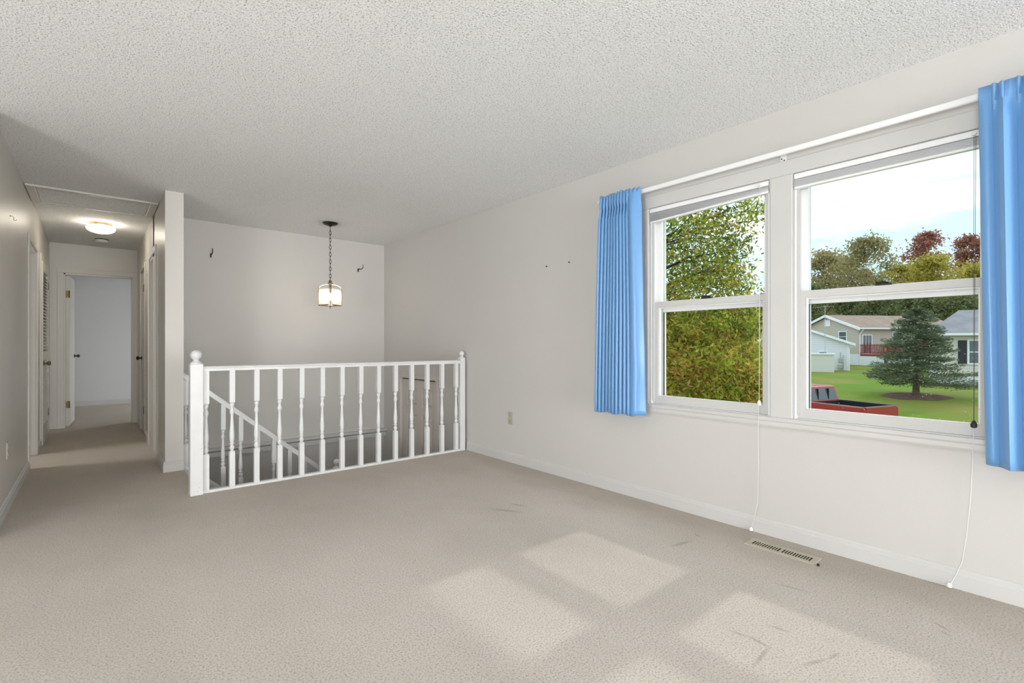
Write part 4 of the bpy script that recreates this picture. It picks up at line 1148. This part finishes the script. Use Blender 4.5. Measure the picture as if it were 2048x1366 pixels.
# beige house with brown roof: local x along the eave side, local y along the gable
hA, pA = house_root('beige_house', 1717, 55, math.radians(45), 'beige sided house with brown roof, gable end and red deck across the lawn')
zb = pA.z; e_ = 3.0 - zb; pk = 4.5 - zb; Wd, Ln = 8.6, 14.0; f0 = 0.02 - zb
part('foundation', MB().box(0, Ln, 0, Wd, -.3, f0), 'foundation', hA, local=True)
part('wall', MB().box(.02, Ln, .02, Wd, f0, e_).prism([(.02, e_), (Wd, e_), (Wd / 2, pk - .12)], Ln - .02, 'x', .02), 'siding_beige', hA, local=True)
def roof_slab(root, x0, x1, ya, za, yb, zb2, th, mat, name='roof'):
    return part(name, MB().quadbox([(x0, ya, za), (x1, ya, za), (x1, yb, zb2), (x0, yb, zb2), (x0, ya, za + th), (x1, ya, za + th), (x1, yb, zb2 + th), (x0, yb, zb2 + th)]), mat, root, local=True)
k_ = (pk - e_) / (Wd / 2)
roof_slab(hA, -.35, Ln + .3, -.5, e_ - .5 * k_, Wd / 2, pk, .14, 'roof_brown'); roof_slab(hA, -.35, Ln + .3, Wd + .5, e_ - .5 * k_, Wd / 2, pk, .14, 'roof_brown')
part('rake_board', MB().quadbox([(-.42, -.55, e_ - .55 * k_ - .14), (-.34, -.55, e_ - .55 * k_ - .14), (-.34, Wd / 2, pk - .14), (-.42, Wd / 2, pk - .14), (-.42, -.55, e_ - .55 * k_ + .15), (-.34, -.55, e_ - .55 * k_ + .15), (-.34, Wd / 2, pk + .15), (-.42, Wd / 2, pk + .15)]), 'house_trim', hA, local=True)
part('rake_board', MB().quadbox([(-.42, Wd + .55, e_ - .55 * k_ - .14), (-.34, Wd + .55, e_ - .55 * k_ - .14), (-.34, Wd / 2, pk - .14), (-.42, Wd / 2, pk - .14), (-.42, Wd + .55, e_ - .55 * k_ + .15), (-.34, Wd + .55, e_ - .55 * k_ + .15), (-.34, Wd / 2, pk + .15), (-.42, Wd / 2, pk + .15)]), 'house_trim', hA, local=True)
part('gutter', MB().box(-.35, Ln + .3, -.62, -.48, e_ - .5 * k_ - .02, e_ - .5 * k_ + .14), 'house_trim', hA, local=True)
part('downspout', MB().tube([(.1, -.55, e_ - .2), (.1, -.06, e_ - .8), (.1, -.06, f0 - 1.2)], .06, 6), 'house_trim', hA, local=True)
part('gable_vent', MB().box(-.05, .03, Wd / 2 - .42, Wd / 2 + .42, pk - 1.25, pk - .45), 'house_trim', hA, local=True)
hwin(hA, .02, 1.6, 2.6, e_ - 1.55, e_ - .45, 'x')
hwin(hA, .02, 6.0, 7.2, e_ - 1.55, e_ - .45, 'x')
sd_ = hwin(hA, .02, .55, 1.65, f0 + .12, f0 + 2.1, 'y', False)
for k in range(1, 3): part('muntin', MB().box(.55 + k * .366 - .02, .55 + k * .366 + .02, -.06, 0, f0 + .12, f0 + 2.1), 'house_trim', sd_, local=True)
hwin(hA, .02, 4.5, 5.6, e_ - 1.6, e_ - .5, 'y')
# deck
dk = part('deck', MB().box(.1, 7.0, -3.0, 0, f0 - .2, f0), 'deck_red', hA, local=True)
for x in (.12, 1.8, 3.5, 5.2, 6.9): part('deck_post', MB().box(x - .06, x + .06, -3.0, -2.88, f0 - .2, f0 + 1.15), 'deck_red', dk, local=True)
part('deck_rail', MB().box(.1, 7, -3.02, -2.90, f0 + .98, f0 + 1.08).box(.1, 7, -2.98, -2.92, f0 + .10, f0 + .18).box(.1, .2, -3, 0, f0 + .98, f0 + 1.08).box(.1, .2, -3, 0, f0 + .1, f0 + .18), 'deck_red', dk, local=True)
s0 = None
for k in range(52):
    x = .24 + k * .13
    if s0 is None: s0 = part('picket', MB().box(-.022, .022, -.022, .022, f0 + .14, f0 + 1.0), 'deck_red', dk, local=True); o = s0
    else: o = copy_part(s0, (0, 0, 0), dk)
    o.location = (x, -2.95, 0)
for k in range(20):
    o = copy_part(s0, (.15, -2.8 + k * .135, 0), dk)
lt = MB()
for k in range(-12, 30):
    x = k * .16
    for sg in (1, -1):
        a = (x, 0.0) if sg > 0 else (x + 1.1, 0.0); b = (x + 1.1, 1.1) if sg > 0 else (x, 1.1)
        if min(a[0], b[0]) < .15 or max(a[0], b[0]) > 3.4: continue
        lt.tube([(a[0], -2.95 + .01 * sg, f0 - 1.35 + a[1]), (b[0], -2.95 + .01 * sg, f0 - 1.35 + b[1])], .022, 4)
part('lattice', lt, 'house_trim', dk, local=True)['kind'] = 'stuff'
part('skirt_panel', MB().box(3.4, 7.0, -2.97, -2.93, f0 - 1.5, f0 - .2).box(.1, .16, -2.95, 0, f0 - 1.5, f0 - .2), 'foundation', dk, local=True)
gr_p = hA.matrix_basis @ Vector((2.6, -1.4, f0)) if False else None
ca, sa = math.cos(hA.rotation_euler.z), math.sin(hA.rotation_euler.z)
gl_ = (pA.x + ca * 2.7 - sa * -1.6, pA.y + sa * 2.7 + ca * -1.6, pA.z + f0)
gr = thing('barbecue_grill', gl_, 'dark covered barbecue grill on the red deck', 'grill', None, hA.rotation_euler.z)
part('cart', MB().box(-.45, .45, -.25, .25, .0, .75), 'shutter', gr, local=True)
part('lid', MB().prism([(-.28, .75), (.28, .75), (.26, 1.05), (.12, 1.2), (-.12, 1.2), (-.26, 1.05)], 1.5, 'x', -.75), 'shutter', gr, local=True)

# white house, gable towards the window
hB, pB = house_root('white_house', 1697, 46, 0, 'white sided house with a low gable, window and meter box beside the lawn')
zb = pB.z; e_ = 1.28 - zb; half = 4.0; k_ = .385; pk = e_ + half * k_
part('wall', MB().box(-2 * half, 0, 0, 6, -.3, e_).prism([(-2 * half, e_), (0, e_), (-half, pk)], 6, 'y', 0), 'siding_white', hB, local=True)
for sg in (-1, 1):
    xe_ = 0.55 if sg > 0 else -2 * half - .55
    zz = e_ - .55 * k_
    mb = MB().quadbox([(xe_, -.35, zz), (-half, -.35, pk), (-half, 6.2, pk), (xe_, 6.2, zz), (xe_, -.35, zz + .12), (-half, -.35, pk + .12), (-half, 6.2, pk + .12), (xe_, 6.2, zz + .12)])
    part('roof', mb, 'roof_brown', hB, local=True)
    part('rake_board', MB().quadbox([(xe_, -.42, zz - .10), (-half, -.42, pk - .10), (-half, -.35, pk - .10), (xe_, -.35, zz - .10), (xe_, -.42, zz + .13), (-half, -.42, pk + .13), (-half, -.35, pk + .13), (xe_, -.35, zz + .13)]), 'house_trim', hB, local=True)
part('corner_board', MB().box(-.12, .03, -.03, .1, -.3, e_ + .0), 'house_trim', hB, local=True)
part('downspout', MB().tube([(.5, -.2, e_ - .25), (.05, -.10, e_ - .55), (.05, -.10, -.1)], .05, 6), 'house_trim', hB, local=True)
hwin(hB, 0, -2.30, -1.72, .95 + (-1.45 - zb) , 1.82 + (-1.45 - zb), 'y')
mt = part('meter_box', MB().bevbox(-.78, -.38, -.18, 0, .75, 1.15, .02).bevbox(-.85, -.45, -.22, 0, .18, .55, .02), 'grey_box', hB, local=True)
part('conduit', MB().tube([(-.62, -.08, 1.1), (-.62, -.08, 1.7)], .03, 6).tube([(-.40, -.06, .0), (-.40, -.06, 1.4)], .03, 6), 'grey_box', hB, local=True)
ps = ground_point(1640, 43.8); rv, vv = view_frame(1640)
sh = thing('storage_shed', ps, 'low pale storage shed standing against the white house', 'shed', None, math.atan2(rv.y, rv.x))
part('wall', MB().box(-2.2, 1.05, 0, 1.6, -.2, 1.55), 'shed', sh, local=True)
part('roof', MB().box(-2.3, 1.15, -.1, 1.7, 1.55, 1.66), 'house_trim', sh, local=True)
pa_ = ground_point(1650, 45.3); an = thing('tv_antenna', (pa_.x, pa_.y, pa_.z), 'thin rooftop television antenna on a mast beside the white house', 'antenna', None, math.atan2(rv.y, rv.x))
part('mast', MB().tube([(0, 0, 0), (0, 0, 6.0)], .025, 6), 'grey_box', an, local=True)
part('boom', MB().tube([(-.7, 0, 5.85), (.7, 0, 5.95)], .015, 6), 'grey_box', an, local=True)
for k in range(6): part('element', MB().tube([(-.6 + k * .24, -.4, 5.87), (-.6 + k * .24, .4, 5.87)], .01, 5), 'grey_box', an, local=True)

# grey hip-roofed house
hR, pR = house_root('grey_roofed_house', 1886, 31, math.radians(6), 'cream house with grey hip roof and dark shutters behind the spruce')
zb = pR.z; e_ = 1.72 - zb; rdg = 3.42 - zb; Ln, Wd = 11, 7.5
part('wall', MB().box(0, Ln, 0, Wd, -.3, e_), 'siding_cream', hR, local=True)
part('foundation', MB().box(-.03, Ln, -.03, Wd, -.3, .45), 'foundation', hR, local=True)
i0 = [(-.45, -.45), (Ln + .45, -.45), (Ln + .45, Wd + .45), (-.45, Wd + .45)]
rb = MB(); rb.v = [(x, y, e_) for x, y in i0] + [(1.2, Wd / 2, rdg), (Ln - 1.2, Wd / 2, rdg)]
rb.f = [(0, 1, 5, 4), (1, 2, 5), (2, 3, 4, 5), (3, 0, 4), (3, 2, 1, 0)]
part('roof', rb, 'roof_grey', hR, local=True)
part('gutter', MB().box(-.5, Ln + .5, -.55, -.43, e_ - .06, e_ + .09).box(-.55, -.43, -.5, Wd + .5, e_ - .06, e_ + .09), 'house_trim', hR, local=True)
for x in (1.22, 5.6):
    hwin(hR, 0, x, x + 1.0, e_ - 1.75, e_ - .40, 'y')
    part('shutter', MB().bevbox(x - .52, x - .12, -.06, 0, e_ - 1.8, e_ - .36, .01), 'shutter', hR, local=True)
    part('shutter', MB().bevbox(x + 1.12, x + 1.52, -.06, 0, e_ - 1.8, e_ - .36, .01), 'shutter', hR, local=True)
fb_ = part('flower_bed', MB().box(-1.2, 8, -1.5, -.3, -.25, .06), 'mulch', hR, local=True)

# low brown-roofed house seen past the yellowing tree
hD, pD = house_root('brown_roofed_house', 1440, 60, 0, 'low grey house with brown roof glimpsed past the yellowing tree')
zb = pD.z; e_ = 1.40 - zb; pk = 3.05 - zb
part('wall', MB().box(0, 7.0, 0, 7, -.3, e_).prism([(0, e_), (7, e_), (3.5, pk - .1)], 6.6, 'x', .2), 'siding_cream', hD, local=True)
k_ = (pk - e_) / 3.5
roof_slab(hD, -.3, 7.3, -.5, e_ - .5 * k_, 3.5, pk, .12, 'roof_brown'); roof_slab(hD, -.3, 7.3, 7.5, e_ - .5 * k_, 3.5, pk, .12, 'roof_brown')
part('gutter', MB().box(-.3, 7.3, -.62, -.48, e_ - .5 * k_ - .02, e_ - .5 * k_ + .14), 'house_trim', hD, local=True)
hwin(hD, 0, 3.0, 4.1, e_ - 1.5, e_ - .4, 'y'); hwin(hD, 0, 5.4, 6.4, e_ - 1.5, e_ - .4, 'y')

# ---- red pickup truck parked on the drive
M['truck'] = pbr('red_car_paint', (.42, .025, .035), .28, spec=.5, coat=.4)
M['tyre'] = pbr('tyre', (.02, .02, .02), .85)
M['chrome'] = pbr('chrome', (.6, .6, .62), .2, .9)
M['bedliner'] = pbr('black_bed_liner', (.015, .015, .016), .7)
M['taillight'] = pbr('tail_lamp', (.55, .03, .03), .25)
tw = (FW * 17.0 + RT * ((1763 - 1024) / PX_F * 17.0)); hd = Vector((.297, .954, 0)).normalized()
trk = thing('pickup_truck', (tw.x + hd.x * 2.6, tw.y + hd.y * 2.6, -2.245), 'red pickup truck with a black bed parked at the edge of the lawn', 'truck', None, math.atan2(hd.y, hd.x))
# local x forward, tailgate at x=-2.6
hw_ = .93
def side_prof(): return [(-2.58, .52), (2.55, .52), (2.66, .70), (2.62, .98), (2.40, 1.08), (1.15, 1.16), (-.55, 1.20), (-.55, .78), (-2.55, .78)]
part('body', MB().prism(side_prof(), 2 * hw_, 'y', -hw_), 'truck', trk, local=True)
for sg in (-1, 1):
    part('bed_side', MB().bevbox(-2.58, -.55, sg * hw_ - (.09 if sg > 0 else 0), sg * hw_ + (.09 if sg < 0 else 0), .78, 1.20, .02), 'truck', trk, local=True)
    part('bed_rail', MB().box(-2.56, -.57, sg * hw_ - (.10 if sg > 0 else -.01), sg * hw_ + (.10 if sg < 0 else -.01), 1.20, 1.222), 'chrome', trk, local=True)
part('tailgate', MB().bevbox(-2.62, -2.53, -hw_ + .09, hw_ - .09, .72, 1.20, .015), 'truck', trk, local=True)
part('tailgate_rail', MB().box(-2.62, -2.53, -hw_ + .09, hw_ - .09, 1.20, 1.222), 'chrome', trk, local=True)
part('bed_liner', MB().box(-2.52, -.60, -hw_ + .10, hw_ - .10, .781, .80).box(-.62, -.56, -hw_ + .1, hw_ - .1, .8, 1.19).box(-2.53, -.6, hw_ - .12, hw_ - .091, .8, 1.19).box(-2.53, -.6, -hw_ + .091, -hw_ + .12, .8, 1.19), 'bedliner', trk, local=True)
# cab: tapering glasshouse
def cab(x0b, x1b, x0t, x1t, zb_, zt, yb, yt, e=0.0):
    return MB().quadbox([(x0b - e, -yb - e, zb_), (x1b + e, -yb - e, zb_), (x1b + e, yb + e, zb_), (x0b - e, yb + e, zb_), (x0t - e, -yt - e, zt), (x1t + e, -yt - e, zt), (x1t + e, yt + e, zt), (x0t - e, yt + e, zt)])
part('cab', cab(-.55, 1.30, -.45, .62, 1.14, 1.72, .90, .74), 'truck', trk, local=True)
part('cab_roof', cab(-.47, .66, -.40, .55, 1.72, 1.765, .75, .66), 'truck', trk, local=True)
def lerp_pt(zq, sx):  # half width of the cab at height zq
    q = (zq - 1.14) / .58; return .90 + (.74 - .90) * q
za, zc_ = 1.24, 1.66
rw = MB(); 
xa_, xb_ = -.55 + .10 * (za - 1.14) / .58, -.55 + .10 * (zc_ - 1.14) / .58
ya_, yb_ = lerp_pt(za, 0) - .09, lerp_pt(zc_, 0) - .09
rw.quadbox([(xa_ - .012, -ya_, za), (xa_ + .01, -ya_, za), (xa_ + .01, ya_, za), (xa_ - .012, ya_, za), (xb_ - .012, -yb_, zc_), (xb_ + .01, -yb_, zc_), (xb_ + .01, yb_, zc_), (xb_ - .012, yb_, zc_)])
rwo = part('rear_window', rw, 'house_glass', trk, local=True)
part('window_divider', MB().box(xa_ - .018, xb_, -.30, -.28, za, zc_).box(xa_ - .018, xb_, .28, .30, za, zc_), 'bedliner', rwo, local=True)
for sg in (-1, 1):
    y_a, y_b = sg * lerp_pt(za, 0), sg * lerp_pt(zc_, 0)
    o1, o2 = (-.012, .01) if sg < 0 else (-.01, .012)
    part('side_window', MB().quadbox([(-.42, y_a + o1, za), (.98, y_a + o1, za), (.98, y_a + o2, za), (-.42, y_a + o2, za), (-.36, y_b + o1, zc_), (.58, y_b + o1, zc_), (.58, y_b + o2, zc_), (-.36, y_b + o2, zc_)]), 'house_glass', trk, local=True)
    part('tail_light', MB().bevbox(-2.61, -2.52, sg * hw_ - (.085 if sg > 0 else -.0), sg * hw_ + (.085 if sg < 0 else .0), .80, 1.16, .01), 'taillight', trk, local=True)
    part('mirror', MB().bevbox(.78, .92, sg * 1.08 - .09, sg * 1.08 + .09, 1.22, 1.42, .02), 'bedliner', trk, local=True)
    for x in (-1.65, 1.65):
        wh = part('wheel', MB().lathe([(.16, -.12), (.30, -.12), (.36, -.08), (.36, .08), (.30, .12), (.16, .12)], (x, sg * .83, .36), 22, 'y'), 'tyre', trk, True, local=True)
        part('hub', MB().lathe([(.19, -.125), (.10, -.13), (.02, -.12)] if sg < 0 else [(.19, .125), (.10, .13), (.02, .12)], (x, sg * .83, .36), 16, 'y'), 'chrome', wh, True, local=True)
part('windshield', MB().quadbox([(1.20, -.80, 1.22), (1.24, -.80, 1.22), (1.24, .80, 1.22), (1.20, .80, 1.22), (.68, -.68, 1.68), (.72, -.68, 1.68), (.72, .68, 1.68), (.68, .68, 1.68)]), 'house_glass', trk, local=True)
part('bumper', MB().bevbox(-2.76, -2.60, -hw_, hw_, .45, .66, .03), 'chrome', trk, local=True)
